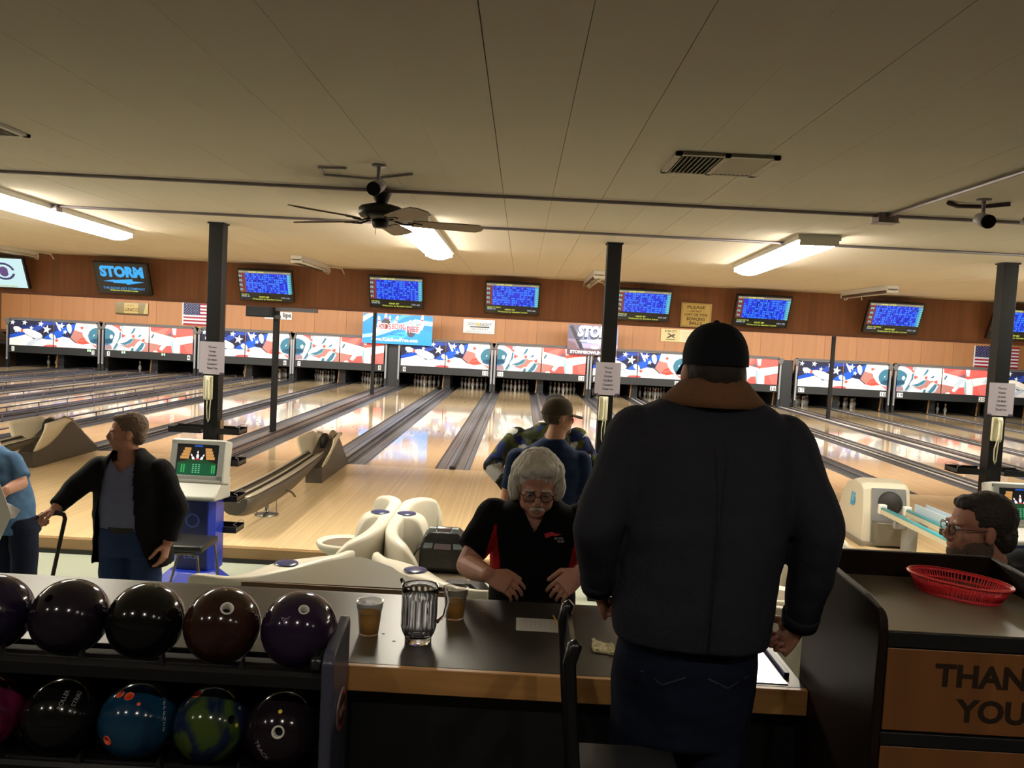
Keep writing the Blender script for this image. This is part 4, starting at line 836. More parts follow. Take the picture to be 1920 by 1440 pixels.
def seats(side, lab):
    s = side; cx = -.78
    t = thing('settee_bench', lab, 'bench', (cx+s*.1, -6.1, -.15), 'ivory settee seats'); q = lambda dx, y, hw, z: (cx+s*dx, y, hw, z)
    b = MB()
    chain(b, smooth_pts([q(.31, -5.30, .018, .44), q(.27, -5.28, .03, .60), q(.16, -5.36, .04, .65), q(.065, -5.55, .055, .66), q(.05, -5.80, .05, .66), q(.05, -6.15, .05, .66), q(.055, -6.45, .05, .655), q(.10, -6.68, .045, .64), q(.20, -6.82, .04, .60), q(.29, -6.86, .03, .50), q(.33, -6.87, .02, .36)]), .02)
    chain(b, smooth_pts([q(.03, -6.05, .12, .66), q(.10, -6.05, .11, .662), q(.18, -6.06, .095, .655), q(.24, -6.08, .07, .61), q(.29, -6.10, .05, .48), q(.32, -6.1, .03, .34)]), .02)
    b.build('seat_shell', m_seat, t)
    inlay(t, cx+s*.105, -6.06, .661)
    seat_pan(t, cx+s*.46, -5.66, .29, .24, .21, 0); seat_pan(t, cx+s*.46, -6.46, .29, .24, .21, 0); MB().bb(cx+s*.28-.12, cx+s*.28+.12, -6.5, -5.6, .14, .20).build('seat_beam', MATS.get('base_grey') or M('base_grey', (150, 146, 134), .5), t, bevel=.01)
    MB().bb(cx+s*.1-.06, cx+s*.1+.06, -6.7, -5.4, -.15, .1).build('base', M('base_grey', (150, 146, 134), .5), t, bevel=.01)
    return t
seats(-1, 'ivory double seat with a blue inlay, facing the ball return'); seats(1, 'ivory double seat with a blue inlay, holding the black sport bag')
def front_seat(s, pts, disc, pans, lab):
    t = thing('settee_bench', lab, 'bench', (disc[0], disc[1], -.15), 'ivory settee seats'); b = MB(); chain(b, smooth_pts(pts), .0); b.build('seat_shell', m_seat, t)
    inlay(t, disc[0], disc[1], .603)
    for p_ in pans: seat_pan(t, *p_)
    MB().bb(disc[0]-.06, disc[0]+.06, disc[1]-.05, disc[1]+.05, -.15, .1).build('base', MATS['base_grey'], t, bevel=.01); return t
front_seat(-1, [(-1.76, -7.62, .02, .55), (-1.70, -7.69, .03, .60), (-1.50, -7.72, .035, .60), (-1.38, -7.62, .06, .60), (-1.25, -7.40, .105, .60), (-1.10, -7.24, .07, .60), (-.99, -7.14, .04, .60), (-.93, -7.02, .032, .60), (-.915, -6.97, .02, .59)], (-1.25, -7.39), [(-1.52, -7.42, .26, .2, .18, .6), (-1.28, -7.05, .26, .2, .18, .6)], 'ivory front seat shell with a blue inlay left of the grey table')
front_seat(1, [(-.745, -6.97, .02, .59), (-.735, -7.04, .034, .60), (-.68, -7.14, .045, .60), (-.56, -7.24, .07, .60), (-.43, -7.39, .10, .60), (-.30, -7.53, .06, .60), (-.16, -7.66, .03, .60), (-.03, -7.71, .025, .60), (.05, -7.71, .02, .60)], (-.43, -7.385), [(-.42, -7.02, .26, .19, .16, -.6), (-.12, -7.36, .26, .2, .17, -.6)], 'ivory front seat shell with a blue inlay right of the grey table')
SETTEE = [o for o in COL.objects if o.get('category') == 'bench']
t = thing('settee_table', 'grey triangular settee table with a worn brown front edge', 'table', (-.82, -7.5, -.15)); m_ttop = M('table_laminate', (112, 110, 100), .3, var=.08, vscale=5, spec=.5)
pl = [(-1.40, -7.74), (-.22, -7.71), (-.30, -7.62), (-.52, -7.36), (-.70, -7.20), (-.83, -7.10), (-1.0, -7.22), (-1.2, -7.46)]
MB().prism([(x, y, .562) for x, y in pl], (0, 0, .026)).build('table_top', m_ttop, t); MB().bb(-1.41, -.2, -7.755, -7.742, .555, .587).build('front_edge', wood('table_edge', (112, 84, 56), (84, 62, 42), .5, (2, 20, 20)), t)
MB().bb(-1.1, -.5, -7.5, -7.36, .0, .562).bb(-1.15, -.45, -7.55, -7.3, -.15, -.1).build('table_base', M('base_slate', (70, 72, 78), .5), t, bevel=.01)
MB().bb(-.62, -.50, -7.66, -7.6, .2, .56).build('blue_panel', m_cdg, t)
# the same group of seats stands before the next pair of lanes
for o, lb in list(zip(SETTEE, ('ivory double seat beyond the tall man, left half of its pair', 'ivory double seat beyond the tall man, right half of its pair', 'ivory front seat shell mostly hidden by the tall man', 'ivory front seat shell glimpsed past the right elbow of the tall man')))+[(t, 'grey settee table hidden beyond the tall man')]:
    copy_tree(o, loc=(o.location.x+3.36, o.location.y, o.location.z), label=lb)
# bags
m_bag = M('bag_black', (16, 17, 18), .35, bump=.4, bscale=25); m_bgrey = M('bag_grey', (104, 116, 118), .5); m_bclear = M('bag_clear_pocket', (108, 96, 104), .08, spec=.9)
t = thing('bowling_bag', 'black bowling bag with grey side panels and shiny clear top pocket', 'bag', (-.34, -6.35, .3)); bx, by = -.345, -6.3
MB().loft([[(bx+sx*.175*k, by+sy*.13*k, z) for sx, sy in ((-1, -1), (1, -1), (1, 1), (-1, 1))] for z, k in ((.302, .94), (.34, 1.0), (.48, 1.0), (.57, .86), (.615, .62))], smooth=False).build('bag_body', m_bag, t, bevel=.025, bseg=3)
for s in (-1, 1): MB().loft([[(bx+s*.115+dx*k, by-.137+dy, z) for dx, dy in ((-.03, 0), (.03, 0), (.03, .01), (-.03, .01))] for z, k, in ((.49, 1), (.50, 1))]).prism([(bx+s*.115-.034, by-.137, .49), (bx+s*.115+.034, by-.137, .49), (bx+s*.085+.026, by-.075, .63), (bx+s*.085-.026, by-.075, .63)], (0, .02, .008)).build('grey_panel', m_bgrey, t)
MB().prism([(bx-.065, by-.139, .485), (bx+.065, by-.139, .485), (bx+.052, by-.072, .632), (bx-.052, by-.072, .632)], (0, .02, .008)).build('clear_pocket', m_bclear, t, bevel=.004)
MB().tube([(bx-.17, by-.1, .5), (bx-.22, by-.12, .42), (bx-.21, by-.1, .33)], .014, n=6, flat=.4).build('strap', m_bag, t); MB().tube([(bx+.16, by-.05, .52), (bx+.225, by-.06, .5), (bx+.245, by-.06, .42), (bx+.22, by-.05, .35)], .014, n=6, flat=.4).build('strap', m_bag, t)
t = thing('bowling_bag', 'small dark navy bag slumped on the right front seat', 'bag', (-.1, -7.25, .27)); m_bag2 = M('bag_navy', (26, 28, 36), .45, bump=.4, bscale=18)
MB().loft([[(-.12+sx*.17*k, -7.27+sy*.13*k, z) for sx, sy in ((-1, -1), (1, -1), (1, 1), (-1, 1))] for z, k in ((.278, .95), (.32, 1.05), (.44, .95), (.50, .7))], smooth=False).build('bag_body', m_bag2, t, bevel=.03, bseg=3); MB().tube([(-.26, -7.36, .45), (-.18, -7.41, .53), (-.08, -7.41, .53), (-.0, -7.36, .45)], .013, n=8).build('handle', m_bag2, t)
# ================================================================== COUNTER
m_lam = M('counter_laminate', (54, 51, 46), .34, var=.12, vscale=6, spec=.22); m_cdark = M('counter_panel_black', (14, 15, 18), .6)
CZ = 1.10
t = thing('counter', 'long dark laminate counter with oak front edge', 'counter', (-.8, -9.73, .36))
MB().bb(-3.6, 1.084, -10.05, -9.40, 1.045, CZ).build('counter_top', m_lam, t, bevel=.002)
MB().bb(-3.6, 1.084, -10.072, -10.05, 1.022, CZ+.0).build('front_edge', m_oak, t, bevel=.003); MB().bb(-3.6, 1.084, -9.4, -9.385, 1.03, CZ-.001).build('back_edge', M('laminate_edge', (40, 38, 34), .4), t)
MB().bb(-3.6, 1.084, -9.99, -9.95, .36, 1.045).build('front_panel', m_cdark, t); MB().bb(-3.6, 1.084, -9.6, -9.56, -.15, 1.045).build('rear_panel', M('counter_rear_panel', (80, 76, 70), .6), t)
def translucent(name, rgb):
    m = M(name, rgb, .3); N = m.node_tree.nodes; L = m.node_tree.links; q = N['Principled BSDF']; tl = N.new('ShaderNodeBsdfTranslucent'); tl.inputs[0].default_value = C(*rgb)
    tp = N.new('ShaderNodeBsdfTransparent'); tp.inputs[0].default_value = C(255, 228, 170); m1 = N.new('ShaderNodeMixShader'); m2 = N.new('ShaderNodeMixShader'); m1.inputs[0].default_value = .75; m2.inputs[0].default_value = .42
    L.new(q.outputs[0], m1.inputs[1]); L.new(tl.outputs[0], m1.inputs[2]); L.new(m1.outputs[0], m2.inputs[1]); L.new(tp.outputs[0], m2.inputs[2]); L.new(m2.outputs[0], N['Material Output'].inputs[0]); return m
# clear cups of amber drink
m_cup = clearmat('cup_clear', (236, 236, 236), .10, .06); m_juice = translucent('amber_drink', (255, 206, 116)); m_foam = M('drink_foam', (208, 178, 126), .5)
def cup(x, y, lab, fill):
    t = thing('plastic_cup', lab, 'cup', (x, y, CZ), 'drink cups on the counter')
    MB().lathe([(.001, .002), (.031, .0), (.032, .003), (.0375, .05), (.040, .082), (.0425, .086), (.0445, .108), (.0465, .109), (.0465, .112), (.0440, .112), (.0415, .088), (.0385, .083), (.0365, .05), (.0305, .005), (.001, .004)], (x, y, CZ), 32).build('cup_wall', m_cup, t)
    b = MB(); r = .030+.0075*fill/.085; b.lathe([(.001, .006), (.030, .006), (r, fill), (.001, fill+.0005)], (x, y, CZ), 28); b.build('drink', m_juice, t)
    MB().lathe([(r*.86, fill+.001), (r*.99, fill+.002), (r*.995, fill+.004), (r*.80, fill+.003)], (x, y, CZ), 28).build('foam_ring', m_foam, t)
cup(-.293, -9.805, 'clear cup of amber drink left of the pitcher', .072); cup(-.021, -9.61, 'clear cup of amber drink behind the pitcher', .060)
m_pit = clearmat('pitcher_clear', (206, 206, 212), .16, .04)
px, py = -.122, -9.85
t = thing('pitcher', 'empty clear fluted plastic pitcher on the counter', 'pitcher', (px, py, CZ))
def glassy(name, rgb, rough=.015):
    m = M(name, rgb, rough); q = m.node_tree.nodes['Principled BSDF']; q.inputs['Transmission Weight'].default_value = 1; q.inputs['IOR'].default_value = 1.42; return m
m_pglass = glassy('pitcher_plastic', (240, 240, 244))
outer = [(.001, .004, 0), (.038, .0, 0), (.044, .002, 0), (.0435, .010, .3), (.0445, .018, .8), (.053, .034, 1), (.0585, .052, 1), (.0590, .10, 1), (.0590, .145, 1), (.0600, .158, .5), (.0610, .168, 0), (.0620, .184, 0), (.0610, .187, 0)]
inner = [(.0585, .184, 0), (.0570, .165, 0), (.0540, .15, 0), (.0535, .06, 0), (.049, .040, 0), (.038, .022, 0), (.001, .020, 0)]
NB = 192; rr = []
for r, z, k in outer+inner: rr.append([(px+r*(1-.045*k*(1-abs(math.sin(9*2*PI*j/NB))))*math.cos(2*PI*j/NB), py+r*(1-.045*k*(1-abs(math.sin(9*2*PI*j/NB))))*math.sin(2*PI*j/NB), CZ+.0005+z) for j in range(NB)])
MB().loft(rr, True, True).build('pitcher_wall', m_pglass, t)
MB().tube([(px-.050, py+.030, CZ+.165), (px-.062, py+.036, CZ+.182), (px-.070, py+.04, CZ+.196)], [.012, .011, .006], n=10, flat=.5).build('spout', m_pglass, t)
MB().tube([(px+.056, py+.02, CZ+.175), (px+.082, py+.028, CZ+.168), (px+.090, py+.03, CZ+.13), (px+.080, py+.027, CZ+.08), (px+.056, py+.02, CZ+.06)], .006, n=10).build('handle', m_pglass, t)
# papers, pencil, napkin
p = Print(.0002); p.rect(0, .20, 0, .125, (196, 194, 192))
for k in range(7): p.rect(.012, .188, .016+k*.015, .0172+k*.015, (130, 130, 136))
for k in range(9): p.rect(.03+k*.018, .031+k*.018, .01, .115, (150, 150, 156))
o = setp(MB().bb(.2, .404, -9.70, -9.572, CZ, CZ+.0008).build('score_sheet', M('sheet_white', (206, 204, 202), .6), loc=(.3, -9.63, CZ)), 'white score sheet with a yellow pencil on it', 'paper'); p.build('print', o, (.202, -9.699, CZ+.001), (1, 0, 0), (0, 1, 0))
t = thing('pencil', 'short yellow pencil lying across the score sheet', 'pencil', (.342, -9.60, CZ)); MB().cyl((.352, -9.672, CZ+.006), (.336, -9.55, CZ+.006), .0036, n=6).build('shaft', M('pencil_yellow', (214, 170, 60), .4), t); MB().cyl((.336, -9.55, CZ+.006), (.3345, -9.539, CZ+.006), .0036, .0006, n=6).build('tip', M('pencil_tip', (190, 150, 100), .6), t)
b = MB(); rn = random.Random(5); n = 9
g = [[(.455+.075*i/8+rn.uniform(-.004, .004), -9.86+.085*j/5+rn.uniform(-.004, .004)-.02*(i/8), CZ+.004+abs(noise.noise((i*.6, j*.7, 3)))*.022) for i in range(9)] for j in range(6)]
b.add([q for r in g for q in r], [(j*9+i, j*9+i+1, (j+1)*9+i+1, (j+1)*9+i) for j in range(5) for i in range(8)], 0, False); b.add([(x, y, CZ+.001) for r in g for x, y, z in r], [(j*9+i, (j+1)*9+i, (j+1)*9+i+1, j*9+i+1) for j in range(5) for i in range(8)])
setp(b.build('napkin', M('napkin_cream', (214, 204, 160), .8), loc=(.49, -9.82, CZ)), 'crumpled cream napkin on the counter by the standing man', 'napkin')
setp(MB().bb(.80, 1.035, -10.035, -9.62, CZ, CZ+.003).build('menu_sheet', M('glossy_sheet', (240, 240, 238), .15, spec=.8), loc=(.92, -9.83, CZ), bevel=.001), 'glossy white sheet at the counter end beside the standing man', 'paper')
setp(MB().bb(1.04, 1.056, -9.98, -9.72, CZ, CZ+.016).build('blue_folder', M('folder_blue', (24, 34, 110), .4), loc=(1.04, -9.9, CZ), bevel=.002), 'narrow blue folder edge beside the glossy white sheet', 'folder')
setp(MB().ell((.075, -9.53, CZ+.003), (.006, .004, .003), nu=8, nv=5).build('crumb', M('crumb_pink', (190, 150, 130), .7), loc=(.075, -9.53, CZ)), 'tiny pale crumb on the counter', 'crumb')
m_water = M('water_drop', (120, 120, 120), .05, spec=.9)
for x, y, nr in ((-.245, -9.80, 'nearer the cup'), (-.20, -9.86, 'nearer the pitcher')): setp(MB().ell((x, y, CZ), (.006, .004, .0016), nu=10, nv=6).build('water_drop', m_water, loc=(x, y, CZ)), 'water drop on the counter, '+nr, 'drop', 'water drops by the pitcher')

# ================================================================== BALL RACK AND BALLS
t = thing('ball_rack', 'black two-tier bowling ball rack before the counter', 'rack', (-1.2, -10.2, .36)); m_rk = M('rack_black', (13, 13, 14), .7, spec=.25, bump=.15, bscale=120); m_lip = M('rack_lip', (20, 20, 22), .25, spec=.5)
RY = -10.17
for zc, nm in ((1.24, 'upper'), (.945, 'lower')):
    zb = zc-.108
    MB().bb(-2.6, -.335, RY-.105, RY+.10, zb-.022, zb-.012).build('shelf', m_rk, t)
    MB().prism([(-2.6, RY-.118, zb-.014), (-2.6, RY-.118, zb+.018), (-2.6, RY-.108, zb+.028), (-2.6, RY-.10, zb+.02), (-2.6, RY-.10, zb-.014)], (2.265, 0, 0)).build('front_lip', m_lip, t)
    for s in (-1, 1): MB().cyl((-2.6, RY+s*.055, zb+.004), (-.335, RY+s*.055, zb+.004), .009, n=8).build('ball_rail', m_rk, t)
    b = MB()
    for k in range(9): b.prism([(-.45-k*.225-.10, RY-.112, zb+.02), (-.45-k*.225-.125, RY-.112, zb+.02), (-.45-k*.225-.1125, RY-.10, zb+.055)], (0, .02, 0))
    b.build('divider_tabs', m_rk, t)['kind'] = 'stuff'
MB().prism([(-.335, -10.30, .36), (-.335, -10.30, 1.195), (-.335, -10.275, 1.222), (-.335, -10.09, 1.262), (-.335, -10.08, 1.24), (-.335, -10.08, .36)], (.034, 0, 0)).build('end_panel', M('rack_end_slate', (66, 68, 84), .3, spec=.6), t, bevel=.008)
MB().prism([(-.372, -10.295, 1.17), (-.372, -10.28, 1.205), (-.372, -10.10, 1.242), (-.372, -10.09, 1.20)], (.036, 0, 0)).build('inner_cheek', m_lip, t, bevel=.01)
MB().bb(-2.6, -.335, -10.16, -10.08, .36, .70).build('base_panel', m_rk, t)
b = MB().lathe([(.001, .0), (.058, .0), (.062, .003), (.058, .006), (.001, .006)], (-.301, -10.19, 1.02), 32, axis=(1, 0, 0)); em = b.build('round_emblem', M('emblem_rim', (120, 112, 112), .3, .3), t)
p = Print(.0003); p.disc((0, 0), .055, (150, 60, 56), 28); p.disc((0, 0), .045, (40, 34, 36), 28); p.text('BOWL', 0, -.012, .026, (190, 150, 140), bold=.04, w=.07); p.build('emblem_print', em, (-.2948, -10.19, 1.02), (0, 1, 0), (0, 0, 1))
CAMP = Vector((0.168, -12.4877, 2.1246)); BR_ = .108
def ball_mat(name, c1, c2=None, sc=6., rough=.12):
    m = bpy.data.materials.new(name); m.use_nodes = True; nt = m.node_tree; N = nt.nodes; L = nt.links; p = N['Principled BSDF']; p.inputs['Roughness'].default_value = rough; p.inputs['Specular IOR Level'].default_value = .5
    p.inputs['Specular IOR Level'].default_value = .42
    if c2 is None: p.inputs['Base Color'].default_value = C(*c1)
    else:
        tc = N.new('ShaderNodeTexCoord'); nz = N.new('ShaderNodeTexNoise'); nz.inputs['Scale'].default_value = sc; nz.inputs['Distortion'].default_value = 1.5; nz.inputs['Detail'].default_value = 2; L.new(tc.outputs['Object'], nz.inputs['Vector'])
        cr = N.new('ShaderNodeValToRGB'); cr.color_ramp.elements[0].position = .42; cr.color_ramp.elements[1].position = .56; cr.color_ramp.elements[0].color = C(*c1); cr.color_ramp.elements[1].color = C(*c2); L.new(nz.outputs['Fac'], cr.inputs[0]); L.new(cr.outputs[0], p.inputs['Base Color'])
    return m
m_hole = M('hole_dark', (6, 6, 6), .8); m_ins_w = M('insert_white', (222, 218, 208), .4); m_ins_o = M('insert_orange', (236, 92, 44), .4)
def bdir(c, dx, dy):
    w_ = (CAMP-c).normalized(); r = w_.cross(Vector((0, 0, 1))).normalized()*-1; u = w_.cross(r)
    if u.z < 0: u = -u
    return (r*dx+u*(-dy)+w_*math.sqrt(max(.02, 1-dx*dx-dy*dy))).normalized(), r, u
def ball(x, z, lab, mat, holes=(), dots=(), text=None):
    c = Vector((x, RY, z)); t = thing('bowling_ball', lab, 'bowling ball', (x, RY, z-BR_), 'bowling balls on the rack')
    b = MB(); b.ell(c, BR_, nu=64, nv=40); me = b.mesh('ball_body', ORG[t.name], [mat]); o = put('ball_body', me, t)
    cut = MB()
    for dx, dy, r, kind in holes:
        d, _, _ = bdir(c, dx, dy); cut.cyl(c+d*(BR_-.035), c+d*(BR_+.02), r, n=24)
    if holes:
        cm = cut.mesh('cut', ORG[t.name]); co = put('cut', cm, None, ORG[t.name]); md = o.modifiers.new('b', 'BOOLEAN'); md.object = co; md.operation = 'DIFFERENCE'; md.solver = 'EXACT'
        bpy.context.view_layer.update(); dg = bpy.context.evaluated_depsgraph_get(); nm = bpy.data.meshes.new_from_object(o.evaluated_get(dg)); o.modifiers.clear(); o.data = nm; bpy.data.objects.remove(co)
        for p_ in nm.polygons: p_.use_smooth = True
        nm.set_sharp_from_angle(angle=.5)
        for dx, dy, r, kind in holes:
            d, _, _ = bdir(c, dx, dy); im = {'w': m_ins_w, 'o': m_ins_o, 'd': m_hole}[kind]; R0 = BR_-.0012
            if kind != 'd': MB().lathe([(r*.66, -.03), (r*.70, .0), (r*.8, .0018), (r*.98, .0006), (r*.99, -.03)], c+d*R0, 24, axis=d).build('finger_insert', im, t)
            MB().lathe([(.0005, 0), (r*.97, 0), (r*.97, .001), (.0005, .001)], c+d*(BR_-.032), 20, axis=d).build('hole_bottom', m_hole, t)
    for dx, dy, r, col in dots:
        d, _, _ = bdir(c, dx, dy); MB().lathe([(.0003, .0007), (r*.7, .0004), (r, -.0004), (r, -.003)], c+d*BR_, 14, axis=d).build('marker_dot', M('dot_%d_%d_%d' % col, col, .4), t)
    if text:
        for s, dx, dy, h, col, rot in text:
            d, r, u = bdir(c, dx, dy); U = (r-d*r.dot(d)).normalized(); V = d.cross(U); U, V = U*math.cos(rot)+V*math.sin(rot), V*math.cos(rot)-U*math.sin(rot)
            p = Print(.0002); p.text(s, 0, -h/2, h, col, bold=.01); p.v = [tuple((d*BR_+U*a+V*b_).normalized()*(BR_+.0005)) for a, b_, c_ in p.v]
            me = p.mesh('lettering', (0, 0, 0), (1, 0, 0), (0, 1, 0)); ob = put('lettering', me, t, (0, 0, BR_))
    return t
G_ = (128, 128, 130)
UZ, LZ = 1.24, .945
ball(-1.325, UZ, 'dark violet ball at the cut left end of the upper shelf', ball_mat('ball_violet', (30, 22, 46)), dots=())
ball(-1.10, UZ, 'blackish plum ball with a dark hole on the upper shelf', ball_mat('ball_plum', (30, 24, 34)), holes=((-.5, -.52, .012, 'd'),))
ball(-.878, UZ, 'plain black ball on the upper shelf left of the brown one', ball_mat('ball_black', (13, 14, 15)), dots=((.22, -.86, .004, (60, 110, 90)),))
ball(-.655, UZ, 'dark brown ball with a white finger insert', ball_mat('ball_brown', (54, 32, 24), (44, 26, 22), 10), holes=((.10, -.42, .019, 'w'),), dots=((.06, -.90, .004, (200, 180, 40)),))
ball(-.432, UZ, 'purple ball with a white-rimmed hole at the right end of the upper shelf', ball_mat('ball_purple', (40, 28, 50)), holes=((.10, -.50, .0155, 'w'),), text=(('A.', -.38, -.28, .022, (120, 96, 130), .9),))
ball(-1.345, LZ, 'deep pink ball with pale lettering on the lower shelf', ball_mat('ball_pink', (110, 28, 62), (80, 20, 48), 8), holes=((.45, -.62, .012, 'd'),), text=(('DMB', .05, -.55, .016, (150, 110, 120), .2), ('MBA', .12, -.38, .016, (150, 110, 120), .2), ('LED', .15, -.22, .014, (150, 110, 120), .2)))
ball(-1.115, LZ, 'black ball with slanting grey lettering on the lower shelf', ball_mat('ball_jet', (16, 17, 17)), text=(('ROLLER', .0, -.4, .012, G_, 1.15), ('STRIKE', .32, -.38, .012, G_, 1.15)))
ball(-.893, LZ, 'teal blue ball with orange finger inserts on the lower shelf', ball_mat('ball_teal', (22, 60, 86), (16, 46, 72), 5), holes=((-.46, -.69, .0125, 'o'), (-.24, -.61, .0135, 'o'), (-.74, .42, .015, 'o')), dots=((.0, -.38, .0058, (236, 92, 44)),), text=tuple((ch, .62, -.46+k*.13, .011, (190, 190, 186), -.3) for k, ch in enumerate('DEFENSE')))
ball(-.676, LZ, 'swirled green and navy ball with an orange insert', ball_mat('ball_green', (22, 34, 60), (62, 80, 32), 7), holes=((-.39, -.78, .0145, 'o'), (.48, -.05, .012, 'd')), dots=((.61, .10, .006, (222, 206, 60)), (.68, -.32, .006, (120, 108, 84))))
ball(-.466, LZ, 'dark plum ball with a white insert and yellow dot', ball_mat('ball_dark_plum', (30, 22, 28)), holes=((-.15, .10, .0185, 'w'),), dots=((-.11, -.40, .0065, (226, 206, 70)), (.74, -.60, .0075, (190, 72, 44))), text=(('TRACK', -.55, .52, .014, (150, 140, 150), -.85),))

# ================================================================== TRAY RECEPTACLE
x0, x1, yf, yb = 1.085, 1.66, -10.50, -9.98; m_wal = wood('walnut_dark', (34, 21, 16), (22, 14, 11), .5, (3, 3, 1.2), spec=.15); m_flap = wood('flap_wood', (136, 88, 44), (106, 66, 34), .4, (14, 14, .8), board=9, axis=0, bvar=.15)
m_tray = M('tray_laminate', (104, 92, 74), .35, var=.12, vscale=5, spec=.4)
t = thing('tray_receptacle', 'wooden tray-top waste cabinet lettered THANK YOU', 'waste cabinet', ((x0+x1)/2, (yf+yb)/2, .36))
sp = [(yf, .36), (yf, 1.44)]+[(yf+.04-.04*math.cos(a), 1.452+.04*math.sin(a)) for a in (0, .5, 1.0, 1.4)]+[(yf+.11, 1.503), (yb, 1.515), (yb, .36)]
for xx in (x0, x1-.022): MB().prism([(xx, y, z) for y, z in sp], (.022, 0, 0)).build('side_panel', m_wal, t, bevel=.005)
MB().bb(x0+.022, x1-.022, yb-.02, yb, .36, 1.52).build('back_panel', m_wal, t, bevel=.003); MB().bb(x0+.022, x1-.022, yf+.006, yb-.02, 1.425, 1.445).build('tray_top', m_tray, t)
MB().bb(x0+.022, x1-.022, yf, yf+.012, 1.405, 1.443).bb(x0+.022, x1-.022, yf, yf+.012, 1.155, 1.188).build('black_band', M('band_black', (12, 11, 11), .5), t, bevel=.002)
fl = MB().bb(x0+.026, x1-.026, yf+.004, yf+.02, 1.192, 1.401).build('flap', m_flap, t, bevel=.003)
p = Print(.0003); p.text('THANK', 0, .115, .054, (40, 26, 17), bold=.035, w=.29); p.text('YOU', 0, .028, .054, (40, 26, 17), bold=.035, w=.176); p.build('lettering', fl, ((x0+x1)/2+.003, yf+.0035, 1.198), (1, 0, 0), (0, 0, 1), M('x', (0, 0, 0)) if False else PRINT)
MB().bb(x0+.026, x1-.026, yf+.004, yf+.02, .44, 1.152).build('lower_door', m_flap, t, bevel=.003); MB().bb(x0+.022, x1-.022, yf+.02, yb-.02, .36, .44).build('plinth', m_wal, t)
# red basket
t = thing('food_basket', 'red oval plastic food basket on the waste cabinet', 'basket', (1.455, -10.16, 1.445)); m_red = M('basket_red', (214, 44, 52), .3, spec=.5); a0 = -.76; bc = Vector((1.452, -10.165, 1.4455))
def ov(r, z, k): a = 2*PI*k/48; p_ = Vector((.135*r*math.copysign(abs(math.cos(a))**.85, math.cos(a)), .082*r*math.copysign(abs(math.sin(a))**.95, math.sin(a)), z)); return bc+Euler((0, 0, a0)).to_matrix() @ p_
b = MB(); b.loft([[ov(.80, .0, k) for k in range(48)], [ov(.80, .002, k) for k in range(48)]]); b.build('basket_floor', m_red, t)
b = MB()
for za, zb_ in ((0, .010), (.024, .028), (.043, .049)): b.loft([[ov(.80+.2*za/.05, za, k) for k in range(48)], [ov(.80+.2*zb_/.05, zb_, k) for k in range(48)], [ov(.785+.2*zb_/.05, zb_, k) for k in range(48)], [ov(.785+.2*za/.05, za, k) for k in range(48)]], False, False)
for k in range(96):
    q0, q1 = ov(.795+.2*.009/.05, .009, k/2), ov(.795+.2*.045/.05, .045, k/2)
    b.cyl(q0, q1, .0019, n=5)
b.build('lattice_wall', m_red, t)
b = MB(); b.loft([[ov(r, z, k) for k in range(48)] for r, z in ((.985, .048), (1.04, .046), (1.045, .050), (1.0, .0525), (.98, .051))], False, False); b.build('rim', M('rim_red', (226, 70, 66), .25, spec=.5), t)

# ================================================================== BAR STOOL
t = thing('bar_stool', 'black bar stool with curved back posts in front of the counter', 'stool', (.5, -10.4, .36)); m_st = M('stool_black', (13, 13, 14), .3, spec=.6); m_stp = M('stool_pad', (36, 36, 38), .5)
for yy in (-10.53, -10.235):
    MB().tube([(.37, yy, .36), (.365, yy, .95), (.345, yy, 1.12), (.332, yy, 1.26), (.325, yy, 1.33), (.335, yy, 1.375), (.345, yy, 1.385)], [.015, .016, .016, .016, .017, .019, .012], n=10).build('back_post', m_st, t)
    MB().cyl((.63, yy, .36), (.62, yy, .95), .015, n=10).build('leg', m_st, t)
MB().prism([(.328, -10.53, 1.28), (.338, -10.53, 1.28), (.345, -10.53, 1.36), (.332, -10.53, 1.36)], (0, .295, 0)).prism([(.352, -10.53, 1.10), (.362, -10.53, 1.10), (.354, -10.53, 1.16), (.344, -10.53, 1.16)], (0, .295, 0)).build('back_rail', m_st, t)
MB().bb(.36, .64, -10.54, -10.275, .965, 1.01).build('seat', m_stp, t, bevel=.018, bseg=3); MB().tube([(.37, -10.53, .60), (.63, -10.53, .60), (.63, -10.235, .60), (.37, -10.235, .60)], .009, n=8, closed=True).build('foot_ring', M('ring_chrome', (150, 150, 156), .2, .9), t)
